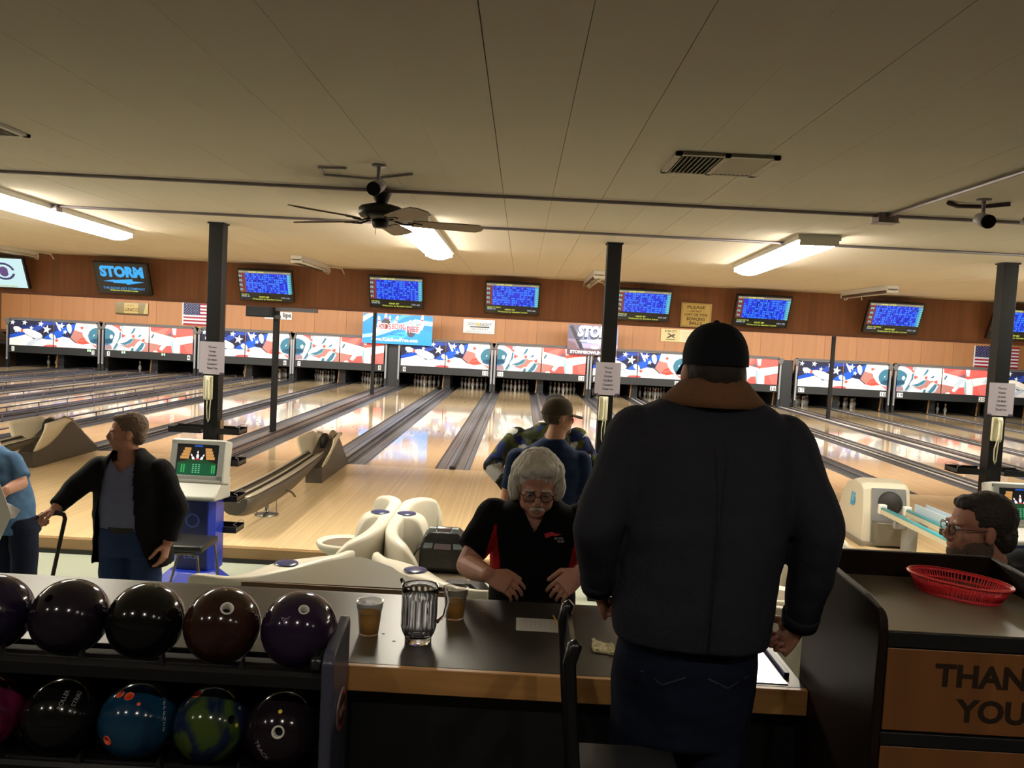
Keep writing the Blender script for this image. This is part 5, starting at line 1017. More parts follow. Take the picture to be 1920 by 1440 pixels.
# ================================================================== PEOPLE
from mathutils.bvhtree import BVHTree
V3 = Vector
def remesh(mb, vox, it=3, fac=.5):
    me = mb.mesh('tmp'); o = bpy.data.objects.new('tmp', me); COL.objects.link(o)
    r = o.modifiers.new('r', 'REMESH'); r.mode = 'VOXEL'; r.voxel_size = vox
    if it: s = o.modifiers.new('s', 'SMOOTH'); s.factor = fac; s.iterations = it
    dg = bpy.context.evaluated_depsgraph_get(); nm = bpy.data.meshes.new_from_object(o.evaluated_get(dg))
    bpy.data.objects.remove(o); bpy.data.meshes.remove(me); return nm
def finish(name, nm, mat, parent, wr=0., wsc=9., stretch=(1, 1, 1), cut=None, colf=None, flow=None):
    bm = bmesh.new(); bm.from_mesh(nm); bm.normal_update()
    if wr:
        ds = []
        for v in bm.verts:
            q = V3((v.co.x*stretch[0], v.co.y*stretch[1], v.co.z*stretch[2]))*wsc
            n_ = noise.noise(q)+.5*noise.noise(q*2.1+V3((3, 1, 7))); ds.append(v.normal*(wr*n_))
        for v, d in zip(bm.verts, ds): v.co += d
    if cut: bmesh.ops.delete(bm, geom=[f for f in bm.faces if cut(f.calc_center_median())], context='FACES')
    off = ORG[parent.name]
    for f in bm.faces: f.smooth = True
    cols = [colf(v.co) for v in bm.verts] if colf else None
    for v in bm.verts: v.co -= off
    bm.to_mesh(nm); bm.free(); nm.name = name; nm.materials.clear(); nm.materials.append(mat)
    if colf:
        at = nm.color_attributes.new('Col', 'FLOAT_COLOR', 'POINT')
        for i, c in enumerate(cols): at.data[i].color = c
    return put(name, nm, parent)
def rings_mb(b, rows, n=28, p=2.3):
    """rows of (z, cx, cy, rx, ry): stacked super-ellipses"""
    rr = []
    for z, cx, cy, rx, ry in rows:
        rr.append([(cx+rx*math.copysign(abs(math.cos(a))**(2/p), math.cos(a)), cy+ry*math.copysign(abs(math.sin(a))**(2/p), math.sin(a)), z) for a in (2*PI*k/n for k in range(n))])
    return b.loft(rr)
def limb(b, pts, n=14, end=True):
    for (p, r), (q, s) in zip(pts, pts[1:]): b.cyl(p, q, r, s, n=n)
    for i, (p, r) in enumerate(pts):
        if i < len(pts)-1 or end: b.ell(p, r*.995, nu=12, nv=8)
    return b
def HR(yaw, pitch=0., roll=0.): return Matrix.Rotation(yaw, 3, 'Z') @ Matrix.Rotation(pitch, 3, 'X') @ Matrix.Rotation(roll, 3, 'Y')
def head(b, c, R, s=1., jaw=1.):
    c = V3(c); E = lambda p, r, rot=None: b.ell(c+R @ (V3(p)*s), [x*s for x in r], R @ (Euler(rot).to_matrix() if rot else Matrix.Identity(3)), nu=20, nv=14)
    E((0, -.016, .026), (.0765, .097, .089)); E((0, .026, -.03), (.0625*jaw, .066, .083)); E((0, .052, -.086), (.034*jaw, .036, .026))
    for q in (-1, 1):
        E((q*.036, .012, -.062), (.030*jaw, .052, .042)); E((q*.038, .060, -.026), (.022, .020, .022)); E((q*.0775, -.012, -.012), (.009, .021, .033), (.2, 0, q*-.35)); E((q*.078, -.012, -.03), (.007, .012, .013))
        E((q*.0125, .098, -.036), (.0095, .011, .008)); E((q*.03, .078, .020), (.024, .013, .009))
    b.loft([b.ring(c+R @ (V3(p)*s), R @ V3((1, 0, 0)), R @ V3((0, .5, .87)), w_*s, h_*s, 10) for p, w_, h_ in (((0, .080, .018), .010, .010), ((0, .096, -.006), .010, .010), ((0, .110, -.026), .0125, .011), ((0, .108, -.038), .011, .007))])
    E((0, .088, -.060), (.024, .011, .0065)); E((0, .086, -.071), (.021, .011, .007)); E((0, .070, -.052), (.034, .026, .026))
def eyes(t, c, R, s=1.):
    c = V3(c); me = M('eye_white', (206, 200, 192), .2); iris = M('eye_iris', (52, 44, 36), .15)
    for q in (-1, 1):
        p = c+R @ (V3((q*.031, .078, .003))*s); b = MB().ell(p, .0105*s, nu=12, nv=8).cyl(p+R @ V3((0, .0085*s, -.001)), p+R @ V3((0, .0112*s, -.002)), .005*s, .004*s, n=10, mi=1); b.build('eye', [me, iris], t)
def hand(b, w, d, n_, th, curl=(.5, .6, .5), s=1., spread=.10, thc=.4):
    w, d = V3(w), V3(d).normalized(); n_ = V3(n_); n_ = (n_-d*n_.dot(d)).normalized(); th = V3(th); th = (th-d*th.dot(d)-n_*th.dot(n_)).normalized()
    b.loft([b.ring(w+d*(x*s)+n_*(o*s), th, n_, a*s, h*s, 14) for x, a, h, o in ((-.02, .027, .021, 0), (.0, .028, .019, 0), (.03, .037, .018, .001), (.06, .0425, .016, .001), (.09, .0415, .0125, 0))])
    b.ell(w+d*(.035*s)+th*(.026*s)+n_*(.008*s), (.02*s,)*3, nu=10, nv=8)
    for i, (o, L, r) in enumerate(((.0315, .072, .0089), (.0105, .080, .0092), (-.0108, .075, .0088), (-.0305, .060, .0078))):
        p = w+d*(.084*s)+th*(o*s); a = 0.; k = o/.03*spread; fd = (d+th*k).normalized(); pts = [(p-fd*.01, r*s*1.05)]
        for j, seg in enumerate((.45, .31, .24)):
            a += curl[j]*(1+.12*i); q = (fd*math.cos(a)+n_*math.sin(a)); pts.append((pts[-1][0]+q*(L*seg*s+(.01 if j == 0 else 0)), r*s*(1-.07*(j+1))))
        limb(b, pts, 10)
    p = w+d*(.022*s)+th*(.030*s)+n_*(.010*s); q = (d*.62+th*.66+n_*.35).normalized(); p2 = p+q*(.042*s); q2 = (d*.9+th*.15+n_*thc).normalized(); p3 = p2+q2*(.033*s); p4 = p3+(q2+n_*thc*.5).normalized()*(.026*s)
    limb(b, [(p, .013*s), (p2, .0112*s), (p3, .0102*s), (p4, .0085*s)], 10)
def join_mesh(parts):
    bm = bmesh.new()
    for p in parts: bm.from_mesh(p)
    nm = bpy.data.meshes.new('body'); bm.to_mesh(nm); bm.free()
    for p in parts: bpy.data.meshes.remove(p)
    return nm
def skin(name, rgb): return M(name, rgb, .5, spec=.35, var=.10, vscale=25, bump=.12, bscale=120)
def bodycore(pel, ch, nk, legs, rp=.11):
    rp = min(rp, .105)
    b = MB(); limb(b, [(pel, rp), (ch, rp*1.02)]); limb(b, [(ch, .09), (nk, .058)])
    for hip, kn, an in legs: limb(b, [(hip, .066), (kn, .046), (an, .036)]); a = V3(an); b.ell(a+V3((0, 0, -.03)), (.04, .06, .03))
    return b
def shoes(t, feet, dirs, mat, z):
    for f, d in zip(feet, dirs):
        d = V3((d[0], d[1], 0)).normalized(); s_ = V3((-d.y, d.x, 0)); b = MB(); rr = []
        for x, wv, h in ((-.09, .028, .06), (-.07, .038, .085), (0, .042, .085), (.07, .046, .06), (.13, .044, .045), (.17, .03, .03), (.18, .012, .016)):
            c = V3((f[0], f[1], z))+d*x; rr.append([c-s_*wv, c+s_*wv, c+s_*wv*.95+V3((0, 0, h*.6)), c+s_*wv*.5+V3((0, 0, h)), c-s_*wv*.5+V3((0, 0, h)), c-s_*wv*.95+V3((0, 0, h*.6))])
        b.loft(rr); b.build('shoe', mat, t, bevel=.004)
def cap(t, c, R, mat, brim=True, s=1., bl=.075, back=False):
    c = V3(c); b = MB(); rings = []
    for k in range(9):
        a = k/8*PI/2; rings.append([c+R @ V3((s*(.083*math.cos(a)**.8 if k < 8 else .004)*math.cos(u), -.014*s+s*(.104*math.cos(a)**.8 if k < 8 else .005)*math.sin(u), s*(.032+.094*math.sin(a))+.008*math.sin(u)*(1-k/8))) for u in (2*PI*j/32 for j in range(32))])
    low = [p-R @ V3((0, 0, .018*s)) for p in rings[0]]; b.loft([low]+rings, False, True); b.ell(c+R @ V3((0, -.014*s, .128*s)), (.008, .008, .005)); o = b.build('cap', mat, t)
    if brim:
        sg = -1 if back else 1
        top = [c+R @ V3((.078*s*math.sin(u), sg*(.055+(.035+bl*math.cos(u)**.7 if abs(u) < 1.5 else .035))*s, (.022-.018*math.sin(u)**2-.012*math.cos(u))*s)) for u in (-1.25+2.5*k/14 for k in range(15))]
        inn = [c+R @ V3((.078*s*math.sin(u), sg*(.020+.062*math.cos(u))*s, .022*s)) for u in (-1.25+2.5*k/14 for k in range(15))]; dz = R @ V3((0, 0, -.005))
        MB().loft([inn, top, [p+dz for p in top], [p+dz for p in inn]], False, False, closed=False).build('cap_brim', mat, o)
    return o
def hairmesh(t, c, R, mat, ells, keep, vox=.006, wr=.004, wsc=45, stretch=(1, 1, 1), name='hair'):
    c = V3(c); b = MB()
    for p, r in ells: b.ell(c+R @ V3(p), r, R, nu=20, nv=14)
    Ri = R.transposed(); return finish(name, remesh(b, vox, 2), mat, t, wr, wsc, stretch, cut=lambda q: not keep(Ri @ (q-c)))
def glasses(t, c, R, mat, w=.024, h=.019):
    c = V3(c); T = lambda x, y, z: c+R @ V3((x, y, z)); b = MB()
    for q in (-1, 1):
        b.tube([T(q*.033+w*math.cos(a), .101-.004*abs(math.cos(a)), .0+h*math.sin(a)) for a in (2*PI*k/20 for k in range(20))], .0016, n=6, closed=True); b.tube([T(q*.057, .098, .006), T(q*.078, .07, .006), T(q*.082, .0, .004), T(q*.080, -.02, -.012)], .0017, n=6)
    b.tube([T(-.010, .103, .004), T(0, .106, .007), T(.010, .103, .004)], .0015, n=6); g = b.build('glasses', mat, t)
    for q in (-1, 1): MB().loft([[T(q*.033+r*w*math.cos(a), .1005, r*h*math.sin(a)) for a in (2*PI*k/20 for k in range(20))] for r in (.98, .05)]).build('lens', MATS.get('lens_clear') or clearmat('lens_clear', (244, 246, 246), .015, .05, .2), g)
def wrap_print(p, name, parent, surf, O, U=(1, 0, 0), V=(0, 0, 1), mat=None):
    """flat print laid onto a garment: every corner is dropped onto the cloth along the print's normal"""
    U, V = V3(U), V3(V); N = U.cross(V); tr = BVHTree.FromPolygons([tuple(v.co+ORG[surf.name]) for v in surf.data.vertices], [list(q.vertices) for q in surf.data.polygons]); out = []
    for a, b_, c_ in p.v:
        q = V3(O)+U*a+V*b_; h = tr.ray_cast(q+N*.3, -N, .6); q = (h[0] if h[0] is not None else q)+N*(.002+c_); out.append(tuple(q-ORG[parent.name]))
    me = p.mesh(name, mat=mat)
    for v, q in zip(me.vertices, out): v.co = q
    return put(name, me, parent)
cloth = lambda nm, rgb, r=.9, b=.25: M(nm, rgb, r, spec=.15, bump=b, bscale=260, var=.12, vscale=30)
m_denim = cloth('denim_dark', (22, 28, 44)); m_shoe = M('shoe_dark', (28, 26, 26), .5)
CLOTHCOL = colmat('cloth_colours', .9, spec=.12)

# ---- tall man seen from behind, leaning on the counter
t = thing('person', 'tall man from behind in dark canvas jacket and cap, leaning at the counter', 'person', (.68, -10.2, .36)); sk = skin('skin_tan', (166, 116, 94))
hc = (.688, -10.275, 2.052); R = HR(.0, -.12)
LW, RW = V3((.420, -10.215, 1.425)), V3((.985, -10.225, 1.352)); LS, RS = V3((.492, -10.26, 1.865)), V3((.892, -10.26, 1.86)); LE, RE = V3((.392, -10.345, 1.63)), V3((.980, -10.345, 1.645))
b = bodycore((.675, -10.225, 1.27), (.688, -10.26, 1.78), (.688, -10.28, 1.96), (((.59, -10.195, 1.2), (.57, -10.175, .82), (.565, -10.17, .45)), ((.76, -10.205, 1.2), (.785, -10.185, .82), (.79, -10.2, .45))), .10); core = remesh(b, .012)
b = MB(); head(b, hc, R); limb(b, [((.688, -10.285, 1.9), .066), ((.688, -10.282, 2.0), .064)]); hd_ = remesh(b, .005)
hs = []
for W_2, E_2, d, th, nn in ((LW, LE, (.30, .45, -.85), (.2, .9, .3), (.9, -.2, .2)), (RW, RE, (-.42, .35, -.8), (-.1, .9, .3), (-.9, -.2, .1))):
    b = MB(); limb(b, [(E_2, .045), (W_2, .030)]); hand(b, W_2, d, nn, th, (1.0, 1.2, .9)); hs.append(remesh(b, .0035, 2))
finish('body', join_mesh([core, hd_]+hs), sk, t)
m_jack = cloth('jacket_canvas', (40, 41, 48), .85, .35)
b = MB(); rings_mb(b, [(1.318, .675, -10.255, .212, .160), (1.40, .676, -10.257, .218, .166), (1.50, .680, -10.262, .222, .168), (1.62, .686, -10.265, .228, .168), (1.75, .69, -10.262, .238, .160), (1.85, .69, -10.258, .238, .142), (1.91, .69, -10.262, .222, .118), (1.945, .69, -10.268, .185, .100), (1.975, .689, -10.275, .13, .092), (1.99, .688, -10.28, .098, .088)], p=2.5)
for S_, E_2, W_2 in ((LS, LE, LW), (RS, RE, RW)):
    m1 = S_.lerp(E_2, .5); m2 = E_2.lerp(W_2, .55); limb(b, [(S_, .086), (m1, .076), (E_2, .066), (m2, .058), (W_2+(E_2-W_2).normalized()*.015, .047)], end=False)
jk = finish('jacket', remesh(b, .0085, 3), m_jack, t, .007, 6, (1, 1, 1.5))
MB().tube([(.69, -10.437, 1.90), (.69, -10.437, 1.62), (.682, -10.435, 1.33)], .0022, n=5).build('back_seam', m_jack, jk)
for W_2, E_2 in ((LW, LE), (RW, RE)):
    d = (E_2-W_2).normalized(); u, v = frame_of(d); MB().loft([MB().ring(W_2+d*x, u, v, r, n=20) for x, r in ((.008, .040), (.006, .049), (.04, .052), (.045, .05))]).build('cuff', m_jack, jk)
b = MB(); rr = []
for z, rx, ry, dz in ((1.962, .128, .108, .0), (1.975, .140, .118, .0), (2.006, .108, .098, .012), (2.022, .092, .088, .018), (2.012, .082, .080, .014), (1.965, .086, .084, 0)):
    rr.append([(.688+rx*math.cos(a), -10.282+ry*math.sin(a), z-dz*math.sin(a)-.03*max(0, math.sin(a))) for a in (2*PI*k/36 for k in range(36))])
b.loft(rr, False, False); b.build('collar', M('corduroy_brown', (110, 74, 42), .9, bump=.5, bscale=180, stretch=(1, 1, .1)), jk)
b = MB(); rings_mb(b, [(1.36, .675, -10.235, .19, .135), (1.25, .675, -10.225, .198, .142), (1.17, .675, -10.21, .202, .136), (1.08, .677, -10.205, .196, .118), (1.0, .678, -10.20, .188, .104)])
for hip, kn, an in (((.575, -10.195, 1.17), (.568, -10.175, .82), (.565, -10.175, .42)), ((.775, -10.205, 1.17), (.787, -10.185, .82), (.79, -10.2, .42))): limb(b, [(hip, .104), (V3(hip).lerp(V3(kn), .5), .092), (kn, .076), (an, .064)], end=False)
tr = finish('trousers', remesh(b, .011, 3), m_denim, t, .006, 8, (1, 1, 1.6))
for x, s_ in ((.59, 1), (.765, -1)): p = Print(); p.poly([(-.06, .0), (.0, -.03), (.06, 0), (.055, .004), (0, -.025), (-.055, .004)], (58, 62, 78)); wrap_print(p, 'pocket_stitching', tr, tr, (x, -10.3, 1.24))
cap(t, hc, R, cloth('cap_black', (18, 22, 26)), s=1.035); hairmesh(t, hc, R, M('hair_dark_short', (44, 34, 28), .8), [((0, -.022, .012), (.079, .094, .085))], lambda q: -.060 < q.z < .022 and q.y < .02-(.03-q.z)*.6)
shoes(t, ((.565, -10.15), (.79, -10.17)), ((0, 1), (.1, 1)), m_shoe, .36)

# ---- white-haired man in black and red polo
t = thing('person', 'white-haired man in a black and red polo looking down at the counter', 'person', (.265, -9.12, -.15)); sk = skin('skin_ruddy', (186, 134, 114)); hc = (.258, -9.272, 1.535); R = HR(PI+.03, -.34)
LE, LW = V3((-.002, -9.27, 1.195)), V3((.088, -9.475, 1.222)); RE, RW = V3((.525, -9.26, 1.20)), V3((.432, -9.485, 1.252))
core = remesh(bodycore((.265, -9.05, .80), (.265, -9.14, 1.26), (.262, -9.2, 1.42), (((.17, -9.03, .74), (.165, -9.05, .34), (.16, -9.02, -.06)), ((.36, -9.03, .74), (.365, -9.05, .34), (.37, -9.02, -.06))), .13), .012)
b = MB(); head(b, hc, R, 1.0, 1.06); limb(b, [((.264, -9.16, 1.36), .075), ((.261, -9.215, 1.455), .060)]); rings_mb(b, [(1.30, .263, -9.19, .11, .095), (1.38, .263, -9.195, .13, .088), (1.43, .263, -9.2, .09, .07)]); hd_ = remesh(b, .0042)
hs = []
for sh, E_2, W_2, d, th, nn in ((V3((.085, -9.19, 1.39)), LE, LW, (.86, -.30, -.25), (.1, -.5, .85), (.25, .55, -.75)), (V3((.45, -9.19, 1.385)), RE, RW, (-.74, -.28, -.55), (-.2, -.6, .5), (-.3, .5, -.7))):
    b = MB(); limb(b, [(sh, .05), (E_2, .046), (E_2.lerp(W_2, .35), .047), (W_2, .030)]); hand(b, W_2, d, nn, th, (.35, .5, .4)); hs.append(remesh(b, .0036, 2))
finish('body', join_mesh([core, hd_]+hs), sk, t)
def polo_col(q):
    u = abs(q.x-.265); red = .140 < u < .215 and 1.10 < q.z < 1.375 and u < .165+.05*(1.375-q.z)/.2 and u > .165-.03*(1.375-q.z)/.2 and q.y > -9.33
    return C(168, 28, 28) if red else C(15, 15, 16)
b = MB(); rings_mb(b, [(.70, .265, -9.05, .185, .135), (.95, .265, -9.07, .187, .142), (1.12, .266, -9.11, .182, .145), (1.26, .266, -9.15, .19, .140), (1.36, .265, -9.18, .205, .122), (1.415, .264, -9.19, .175, .105), (1.45, .263, -9.20, .115, .092), (1.478, .262, -9.208, .088, .080)])
for s_, e_ in ((V3((.092, -9.185, 1.378)), V3((.006, -9.25, 1.25))), (V3((.438, -9.185, 1.375)), V3((.518, -9.24, 1.245)))): limb(b, [(s_, .076), (e_, .066)], end=False)
polo = finish('polo_shirt', remesh(b, .0075, 3), CLOTHCOL, t, .005, 9, (1, 1, 1.5), cut=lambda q: q.y < -9.215 and q.z > 1.352+abs(q.x-.256)*1.55, colf=polo_col)
p = Print(.0003); p.poly([(0, .012), (.03, .022), (.045, .016), (.07, .012), (.05, .004), (.03, .004), (.008, -.006)], (196, 60, 66)); p.text('BOWL', .06, -.010, .009, (190, 186, 190), bold=.02, shear=.2); p.text('TEAM', .066, -.022, .008, (190, 186, 190), bold=.02, shear=.2); wrap_print(p, 'chest_emblem', polo, polo, (.295, -9.33, 1.335))
for sx in (-1, 1): MB().loft([[V3((.256, -9.295, 1.355))+V3((sx*x, y, z)) for x, y, z in row] for row in (((.0, -.01, -.008), (.012, -.012, -.002), (.014, -.006, .0), (.002, -.004, -.006)), ((.050, .03, .085), (.066, .026, .078), (.068, .032, .08), (.05, .036, .085)), ((.082, .085, .128), (.098, .085, .115), (.1, .09, .117), (.082, .092, .128)))]).build('collar_flap', M('polo_black', (16, 16, 17), .9), polo)
b = MB(); rings_mb(b, [(.86, .265, -9.05, .178, .128), (.76, .265, -9.04, .18, .13), (.70, .265, -9.03, .175, .12)])
for hip, an in (((.175, -9.03, .70), (.16, -9.03, -.08)), ((.355, -9.03, .70), (.37, -9.03, -.08))): limb(b, [(hip, .095), (an, .062)], end=False)
finish('trousers', remesh(b, .012, 3), cloth('trousers_grey', (40, 40, 44)), t, .005, 8); shoes(t, ((.16, -9.06), (.37, -9.06)), ((0, -1), (0, -1)), m_shoe, -.15)
m_wh = M('hair_white', (206, 200, 188), .7, bump=.8, bscale=70, var=.12, vscale=40, stretch=(1, 1, .25))
hairmesh(t, hc, R, m_wh, [((0, -.034, .050), (.094, .106, .086)), ((-.082, -.022, -.014), (.034, .052, .072)), ((.082, -.022, -.014), (.034, .052, .072)), ((-.074, -.03, .04), (.034, .06, .05)), ((.074, -.03, .04), (.034, .06, .05)), ((0, -.066, -.02), (.082, .058, .080)), ((-.02, .040, .088), (.062, .040, .026)), ((.048, .024, .078), (.040, .046, .028))], lambda q: True, .0045, .005, 55, (1, 1, .4))
b = MB()
for q in (-1, 1): b.ell(V3(hc)+R @ V3((q*.014, .097, -.053)), (.019, .009, .007), R @ Matrix.Rotation(q*.35, 3, 'Y'))
finish('moustache', remesh(b, .003, 1), M('moustache_white', (190, 180, 168), .8), t, .001, 200); eyes(t, hc, R); glasses(t, hc, R, M('wire_frame', (70, 64, 60), .3, .7))
b = MB()
for q in (-1, 1): b.ell(V3(hc)+R @ V3((q*.032, .092, .026)), (.020, .006, .005), R)
b.build('eyebrow', MATS['moustache_white'], t)
d = (RE-RW).normalized(); u, v = frame_of(d); MB().tube([RW+d*.018+u*(.034*math.cos(a))+v*(.030*math.sin(a)) for a in (2*PI*k/24 for k in range(24))], .006, n=8, closed=True, flat=.7).lathe([(.001, .0), (.017, 0), (.017, .008), (.001, .009)], RW+d*.018+V3((0.004, -.028, .022)), 20, axis=(.1, -.7, .7)).build('wrist_watch', M('watch_steel', (170, 170, 166), .2, .9), t)

# ---- man in navy t-shirt, back to us
t = thing('person', 'man in a navy t-shirt and olive cap, back turned, looking right', 'person', (.38, -7.2, -.15)); sk = skin('skin_fair', (196, 146, 122)); hc = (.432, -7.19, 1.608); R = HR(-1.2, -.05)
core = remesh(bodycore((.38, -7.2, .82), (.385, -7.2, 1.25), (.415, -7.2, 1.44), (((.29, -7.2, .76), (.28, -7.18, .34), (.28, -7.2, -.06)), ((.47, -7.2, .76), (.48, -7.18, .34), (.48, -7.2, -.06))), .13), .012)
b = MB(); head(b, hc, R, .98); limb(b, [((.40, -7.2, 1.38), .068), ((.425, -7.2, 1.52), .06)]); hd_ = remesh(b, .006); hs = []
for x, s_ in ((.16, -1), (.605, 1)):
    b = MB(); sh, E_2, W_2 = V3((x, -7.2, 1.33)), V3((x+s_*.04, -7.2, 1.02)), V3((x+s_*.02, -7.12, .77)); limb(b, [(sh, .05), (E_2, .042), (W_2, .03)]); hand(b, W_2, (0, .2, -1), (-s_, 0, 0), (0, 1, 0), (.3, .4, .3)); hs.append(remesh(b, .0045, 2))
finish('body', join_mesh([core, hd_]+hs), sk, t); m_navy = cloth('tshirt_navy', (27, 42, 70))
b = MB(); rings_mb(b, [(.68, .38, -7.2, .198, .138), (.95, .38, -7.2, .205, .145), (1.15, .382, -7.2, .215, .142), (1.28, .384, -7.2, .226, .128), (1.36, .386, -7.2, .205, .108), (1.405, .392, -7.2, .15, .09), (1.44, .40, -7.2, .092, .08), (1.465, .41, -7.2, .076, .072)])
for x, s_ in ((.178, -1), (.59, 1)): limb(b, [((x, -7.2, 1.318), .074), ((x+s_*.032, -7.2, 1.12), .068)], end=False)
finish('t_shirt', remesh(b, .010, 3), m_navy, t, .005, 9, (1, 1, 1.5)); b = MB(); rings_mb(b, [(.80, .38, -7.2, .18, .125), (.7, .38, -7.2, .182, .13)])
for hip, an in (((.29, -7.2, .72), (.28, -7.19, -.09)), ((.47, -7.2, .72), (.48, -7.19, -.09))): limb(b, [(hip, .095), (an, .062)], end=False)
finish('jeans', remesh(b, .013, 3), m_denim, t, .005, 8); shoes(t, ((.28, -7.18), (.48, -7.18)), ((0, 1), (0, 1)), m_shoe, -.15)
cap(t, hc, R, cloth('cap_olive', (74, 66, 54))); hairmesh(t, hc, R, M('hair_brown_short', (84, 66, 54), .8), [((0, -.022, .02), (.080, .095, .090))], lambda q: -.05 < q.z < .03 and q.y < .015-(.03-q.z)*.5); eyes(t, hc, R, .98)
finish('goatee', remesh(MB().ell(V3(hc)+R @ V3((0, .066, -.088)), (.030, .030, .026), R), .004, 1), M('goatee_grey', (120, 108, 98), .85), t, .002, 90)

# ---- man in camouflage jacket behind him
t = thing('person', 'man in a camouflage jacket, elbow out, hidden behind the navy t-shirt', 'person', (.38, -6.35, -.15)); hc = (.445, -6.33, 1.565); R = HR(PI-.3, -.05)
core = remesh(bodycore((.38, -6.35, .82), (.385, -6.35, 1.25), (.41, -6.35, 1.42), (((.29, -6.35, .76), (.28, -6.35, .34), (.28, -6.35, -.06)), ((.47, -6.35, .76), (.48, -6.35, .34), (.48, -6.35, -.06))), .13), .013); b = MB(); head(b, hc, R); limb(b, [((.40, -6.35, 1.36), .066), ((.43, -6.34, 1.48), .06)]); hd_ = remesh(b, .007); hs = []
ARM = ((V3((.165, -6.35, 1.35)), V3((-.01, -6.33, 1.12)), V3((.175, -6.44, .93)), 1), (V3((.62, -6.35, 1.37)), V3((.775, -6.33, 1.13)), V3((.60, -6.44, .93)), -1))
for sh, E_2, W_2, s_ in ARM: b = MB(); limb(b, [(E_2, .045), (W_2, .032)]); hand(b, W_2, (s_*.7, .1, -.6), (s_*.3, .8, .2), (0, -.6, .7), (.3, .4, .3)); hs.append(remesh(b, .005, 2))
finish('body', join_mesh([core, hd_]+hs), sk, t)
def camo(q):
    a = noise.noise(q*V3((9, 9, 9)) if False else V3((q.x*9, q.y*9, q.z*9))); b_ = noise.noise(V3((q.x*11+5, q.y*11, q.z*11+9))); c_ = noise.noise(V3((q.x*12+15, q.y*12+4, q.z*12)))
    if a > .22: return C(190, 190, 186)
    if b_ > .18: return C(26, 27, 28)
    if c_ > .16: return C(40, 48, 96)
    return C(78, 82, 48) if a > -.15 else C(50, 56, 38)
b = MB(); rings_mb(b, [(.72, .38, -6.35, .21, .15), (.95, .38, -6.35, .21, .152), (1.2, .384, -6.35, .222, .15), (1.32, .388, -6.35, .23, .128), (1.39, .392, -6.35, .20, .11), (1.43, .40, -6.35, .13, .095), (1.48, .415, -6.345, .09, .085)])
for sh, E_2, W_2, s_ in ARM: limb(b, [(sh, .084), (E_2, .068), (W_2+(E_2-W_2).normalized()*.02, .05)], end=False)
finish('camouflage_jacket', remesh(b, .009, 3), CLOTHCOL, t, .006, 8, colf=camo); b = MB(); rings_mb(b, [(.80, .38, -6.35, .18, .125), (.7, .38, -6.35, .182, .13)])
for hip, an in (((.29, -6.35, .72), (.28, -6.35, -.09)), ((.47, -6.35, .72), (.48, -6.35, -.09))): limb(b, [(hip, .095), (an, .062)], end=False)
finish('trousers', remesh(b, .014, 3), cloth('trousers_olive', (52, 50, 40)), t, .005, 8); shoes(t, ((.28, -6.37), (.48, -6.37)), ((0, -1), (0, -1)), m_shoe, -.15); cap(t, hc, R, cloth('cap_charcoal', (34, 34, 36)), s=1.02); eyes(t, hc, R)

# ---- old man with cane
t = thing('person', 'older man in open black jacket and jeans holding a cane', 'person', (-2.15, -7.6, -.15)); sk = skin('skin_old', (176, 124, 104)); hc = (-2.182, -7.61, 1.415); R = HR(2.05, -.05)
LE, LW = V3((-2.43, -7.72, 1.08)), V3((-2.468, -7.845, .985)); RE, RW = V3((-1.868, -7.6, .97)), V3((-1.895, -7.655, .765))
core = remesh(bodycore((-2.14, -7.6, .78), (-2.15, -7.6, 1.12), (-2.165, -7.6, 1.28), (((-2.24, -7.6, .70), (-2.25, -7.62, .30), (-2.26, -7.58, -.06)), ((-2.05, -7.6, .70), (-2.03, -7.62, .30), (-2.02, -7.58, -.06))), .125), .012)
b = MB(); head(b, hc, R, .97, 1.04); limb(b, [((-2.165, -7.595, 1.2), .07), ((-2.175, -7.6, 1.34), .058)]); rings_mb(b, [(1.16, -2.165, -7.605, .10, .07), (1.24, -2.165, -7.605, .10, .065)]); hd_ = remesh(b, .005); hs = []
for E_2, W_2, d, th, nn, cu in ((LE, LW, (-.55, -.35, -.35), (.3, -.75, .4), (.25, -.1, -.95), (.8, 1.2, .9)), (RE, RW, (-.12, -.25, -1), (-.3, -.9, .1), (-.95, .1, .1), (.25, .35, .3))): b = MB(); limb(b, [(E_2, .043), (W_2, .030)]); hand(b, W_2, d, nn, th, cu); hs.append(remesh(b, .004, 2))
finish('body', join_mesh([core, hd_]+hs), sk, t)
b = MB(); rings_mb(b, [(.80, -2.14, -7.6, .178, .130), (.95, -2.145, -7.6, .186, .142), (1.08, -2.15, -7.6, .185, .132), (1.18, -2.155, -7.6, .18, .11), (1.235, -2.16, -7.6, .13, .09), (1.275, -2.165, -7.6, .082, .075)])
finish('t_shirt', remesh(b, .009, 3), cloth('tshirt_heather', (112, 116, 146)), t, .004, 10, (1, 1, 1.4), cut=lambda q: q.y < -7.62 and q.z > 1.185+abs(q.x+2.165)*.9)
def xl(z): return -2.262-(1.2-z)*.14
def xr(z): return -2.082+(1.2-z)*.10+(max(0, .85-z))*.25
m_bj = cloth('jacket_black', (17, 17, 19), .8); b = MB(); rings_mb(b, [(.62, -2.13, -7.59, .235, .17), (.80, -2.135, -7.595, .222, .168), (1.0, -2.145, -7.6, .212, .158), (1.12, -2.15, -7.6, .212, .145), (1.20, -2.155, -7.6, .20, .12), (1.25, -2.16, -7.6, .16, .10), (1.29, -2.165, -7.6, .105, .09), (1.315, -2.168, -7.6, .085, .08)])
for S_, E_2, W_2 in ((V3((-2.325, -7.62, 1.185)), LE, LW), (V3((-1.975, -7.6, 1.185)), RE, RW)): limb(b, [(S_, .080), (E_2, .066), (W_2+(E_2-W_2).normalized()*.015, .05)], end=False)
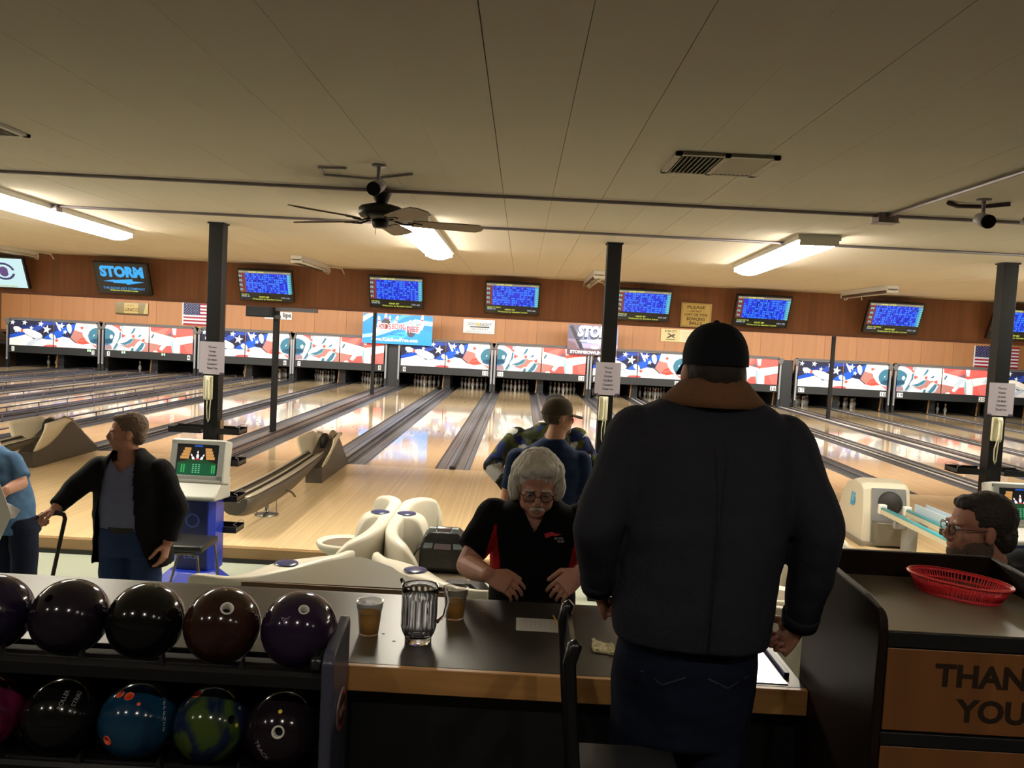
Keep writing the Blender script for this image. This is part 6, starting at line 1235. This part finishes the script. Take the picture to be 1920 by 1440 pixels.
finish('jacket', remesh(b, .0085, 3), m_bj, t, .007, 7, (1, 1, 1.5), cut=lambda q: q.y < -7.64 and xl(q.z) < q.x < xr(q.z) and q.z < 1.33)
b = MB(); rings_mb(b, [(.855, -2.14, -7.6, .182, .134), (.76, -2.14, -7.6, .188, .14), (.68, -2.14, -7.6, .182, .13)])
for hip, an in (((-2.235, -7.6, .68), (-2.255, -7.6, -.09)), ((-2.05, -7.6, .68), (-2.025, -7.6, -.09))): limb(b, [(hip, .098), (V3(hip).lerp(V3(an), .5), .075), (an, .062)], end=False)
finish('jeans', remesh(b, .011, 3), cloth('denim_blue', (44, 60, 98)), t, .006, 8, (1, 1, 1.5)); MB().loft([[(-2.14+.186*math.cos(a), -7.6+.138*math.sin(a), z) for a in (2*PI*k/40 for k in range(40))] for z in (.828, .862)], False, False).build('belt', M('belt_black', (26, 24, 22), .5), t)
shoes(t, ((-2.255, -7.62), (-2.025, -7.62)), ((-.2, -1), (.2, -1)), m_shoe, -.15); hairmesh(t, hc, R, M('hair_greybrown', (104, 84, 66), .75, bump=.6, bscale=90), [((0, -.030, .038), (.082, .098, .086)), ((0, -.066, -.02), (.070, .048, .064)), ((0, .030, .086), (.052, .042, .026))], lambda q: True, .0045, .003, 60); eyes(t, hc, R, .97)
t = thing('walking_cane', 'dark walking cane gripped by the older man', 'cane', (-2.6, -7.86, -.15)); m_cane = M('cane_dark', (34, 20, 22), .35)
MB().tube([(-2.555, -7.90, .925), (-2.52, -7.885, .955), (-2.45, -7.865, .965), (-2.415, -7.855, .955), (-2.408, -7.852, .93), (-2.43, -7.852, .82), (-2.61, -7.855, -.13)], [.013, .016, .015, .013, .012, .0115, .011], n=10).build('cane_shaft', m_cane, t); MB().cyl((-2.613, -7.855, -.15), (-2.608, -7.855, -.11), .016, .013, n=10).build('rubber_tip', M('tip_rubber', (12, 12, 12), .8), t)

# ---- person at the left edge with papers
t = thing('person', 'person cut by the left edge in a blue t-shirt holding white papers', 'person', (-3.2, -7.2, -.15)); hc = (-3.33, -7.2, 1.40); R = HR(-1.9, -.4); sk = skin('skin_pink', (204, 152, 130))
core = remesh(bodycore((-3.16, -7.2, .74), (-3.24, -7.2, 1.05), (-3.28, -7.2, 1.25), (((-3.2, -7.12, .68), (-3.2, -7.1, .28), (-3.2, -7.12, -.06)), ((-3.02, -7.22, .68), (-3.01, -7.22, .28), (-3.01, -7.2, -.06))), .12), .013); b = MB(); head(b, hc, R, .95); limb(b, [((-3.28, -7.2, 1.18), .06), ((-3.31, -7.2, 1.32), .055)]); hd_ = remesh(b, .007); b = MB(); LE, LW = V3((-3.045, -7.24, .99)), V3((-3.06, -7.36, .965)); limb(b, [((-3.13, -7.2, 1.14), .05), (LE, .045), (LW, .033)]); hand(b, LW, (-.6, -.5, -.5), (-.4, .6, -.4), (-.3, -.7, .5), (.7, .9, .6)); h1 = remesh(b, .004, 2)
b = MB(); LE2, LW2 = V3((-3.45, -7.26, .98)), V3((-3.33, -7.42, .92)); limb(b, [((-3.38, -7.2, 1.14), .05), (LE2, .045), (LW2, .032)]); hand(b, LW2, (.8, -.2, -.3), (.2, .6, -.6), (0, -.6, .7), (.6, .8, .6)); h2 = remesh(b, .005, 2); finish('body', join_mesh([core, hd_, h1, h2]), sk, t)
b = MB(); rings_mb(b, [(.66, -3.16, -7.2, .18, .14), (.85, -3.18, -7.2, .185, .148), (1.02, -3.22, -7.2, .18, .14), (1.12, -3.25, -7.2, .17, .115), (1.18, -3.265, -7.2, .12, .09), (1.22, -3.28, -7.2, .08, .07)])
for s_, e_ in ((V3((-3.135, -7.2, 1.115)), V3((-3.055, -7.225, 1.01))), (V3((-3.37, -7.2, 1.115)), V3((-3.44, -7.24, 1.01)))): limb(b, [(s_, .075), (e_, .07)], end=False)
finish('t_shirt', remesh(b, .010, 3), M('tshirt_blue_heather', (78, 110, 146), .9, var=.25, vscale=40, spec=.15), t, .006, 12); b = MB(); rings_mb(b, [(.76, -3.14, -7.2, .165, .13), (.66, -3.12, -7.19, .17, .13)])
for hip, an in (((-3.2, -7.13, .66), (-3.2, -7.12, -.09)), ((-3.03, -7.22, .66), (-3.012, -7.21, -.09))): limb(b, [(hip, .088), (an, .064)], end=False)
finish('jeans', remesh(b, .012, 3), cloth('denim_navy', (28, 34, 52)), t, .006, 8); shoes(t, ((-3.2, -7.14), (-3.01, -7.22)), ((.5, -1), (.6, -1)), m_shoe, -.15); hairmesh(t, hc, R, MATS['hair_brown_short'], [((0, -.022, .03), (.084, .1, .092))], lambda q: q.y < .02 or q.z > .06, .007); eyes(t, hc, R, .95)
m_pp = M('loose_paper', (226, 222, 220), .7)
def sheet(pts, lab): return setp(MB().prism(pts, (0, .002, 0)).build('paper_sheet', m_pp, loc=tuple(pts[0])), lab, 'paper')
sheet([(-3.28, -7.43, .98), (-3.055, -7.435, 1.02), (-2.965, -7.46, .83), (-3.04, -7.46, .66), (-3.28, -7.45, .74)], 'large white paper held by the person at the left edge'); sheet([(-3.02, -7.42, .90), (-2.93, -7.425, .86), (-2.955, -7.44, .81), (-3.01, -7.445, .80)], 'smaller paper corner sticking out behind the large white paper')

# ---- man in glasses, seated behind the waste cabinet
t = thing('person', 'dark-haired man in glasses, in profile behind the waste cabinet', 'person', (1.86, -9.55, .36)); hc = (1.800, -9.62, 1.532); R = HR(1.50, -.06); sk = skin('skin_warm', (180, 126, 104))
core = remesh(bodycore((1.93, -9.58, .93), (1.93, -9.6, 1.20), (1.88, -9.61, 1.36), (((1.85, -9.68, .90), (1.52, -9.68, .90), (1.52, -9.68, .45)), ((1.85, -9.48, .90), (1.52, -9.48, .90), (1.52, -9.48, .45))), .125), .012); b = MB(); head(b, hc, R, 1.0, 1.05); limb(b, [((1.90, -9.61, 1.30), .07), ((1.83, -9.62, 1.45), .060)]); hd_ = remesh(b, .0045); hs = []
for y, s_ in ((-9.82, -1), (-9.36, 1)): b = MB(); E_2, W_2 = V3((1.9, y, 1.03)), V3((1.70, y-s_*.08, 1.0)); limb(b, [((1.93, y-s_*.04, 1.27), .05), (E_2, .043), (W_2, .03)]); hand(b, W_2, (-1, -s_*.2, -.1), (0, 0, -1), (0, -s_, .2), (.3, .4, .3)); hs.append(remesh(b, .005, 2))
finish('body', join_mesh([core, hd_]+hs), sk, t); m_hood = cloth('hoodie_charcoal', (44, 46, 50))
b = MB(); rings_mb(b, [(.84, 1.94, -9.58, .15, .19), (1.0, 1.945, -9.585, .16, .2), (1.16, 1.94, -9.59, .155, .215), (1.27, 1.93, -9.6, .13, .21), (1.335, 1.92, -9.605, .11, .15), (1.38, 1.91, -9.61, .10, .10), (1.42, 1.905, -9.615, .095, .095)])
for y, s_ in ((-9.79, -1), (-9.40, 1)): limb(b, [((1.93, y, 1.255), .08), ((1.9, y+s_*.03, 1.03), .066), ((1.72, y-s_*.04, 1.0), .05)], end=False)
b.ell((2.0, -9.62, 1.40), (.085, .12, .06)); finish('hooded_top', remesh(b, .010, 3), m_hood, t, .006, 8); b = MB(); rings_mb(b, [(.99, 1.92, -9.58, .15, .17), (.86, 1.9, -9.58, .16, .18), (.83, 1.9, -9.58, .15, .17)])
for y in (-9.68, -9.48): limb(b, [((1.86, y, .905), .092), ((1.53, y, .90), .076), ((1.52, y, .42), .06)], end=False)
finish('jeans', remesh(b, .013, 3), m_denim, t, .005, 8); shoes(t, ((1.5, -9.68), (1.5, -9.48)), ((-1, 0), (-1, 0)), m_shoe, .36)
hairmesh(t, hc, R, M('hair_dark_brown', (46, 38, 32), .7, bump=.7, bscale=90), [((0, -.034, .038), (.085, .103, .090)), ((0, -.078, -.025), (.074, .052, .068)), ((0, .026, .086), (.056, .050, .030))], lambda q: True, .0045, .003, 55); b = MB(); b.ell(V3(hc)+R @ V3((0, .050, -.088)), (.046, .049, .042), R); b.ell(V3(hc)+R @ V3((0, .03, -.095)), (.055, .05, .035), R)
for q in (-1, 1): b.ell(V3(hc)+R @ V3((q*.044, .012, -.066)), (.030, .056, .046), R)
finish('beard', remesh(b, .0045, 1), M('beard_grey', (92, 74, 62), .85, bump=.6, bscale=120), t, .0025, 90, cut=lambda q: (R.transposed() @ (q-V3(hc))).z > -.040 or (R.transposed() @ (q-V3(hc))).y < -.03); eyes(t, hc, R); glasses(t, hc, R, M('frame_dark', (26, 24, 24), .3))
t = thing('side_chair', 'black chair under the man in glasses', 'chair', (1.93, -9.58, .36)); MB().bb(1.72, 2.12, -9.79, -9.37, .80, .835).build('seat', m_vin, t, bevel=.015); MB().bb(2.13, 2.16, -9.78, -9.38, .95, 1.24).build('backrest', m_vin, t, bevel=.012)
for x in (1.75, 2.10):
    for y in (-9.76, -9.40): MB().cyl((x, y, .36), (x, y, .81), .012, n=8).build('leg', m_cfr, t)
for y in (-9.76, -9.40): MB().tube([(2.10, y, .81), (2.14, y, .95), (2.145, y, 1.2)], .011, n=8).build('back_upright', m_cfr, t)
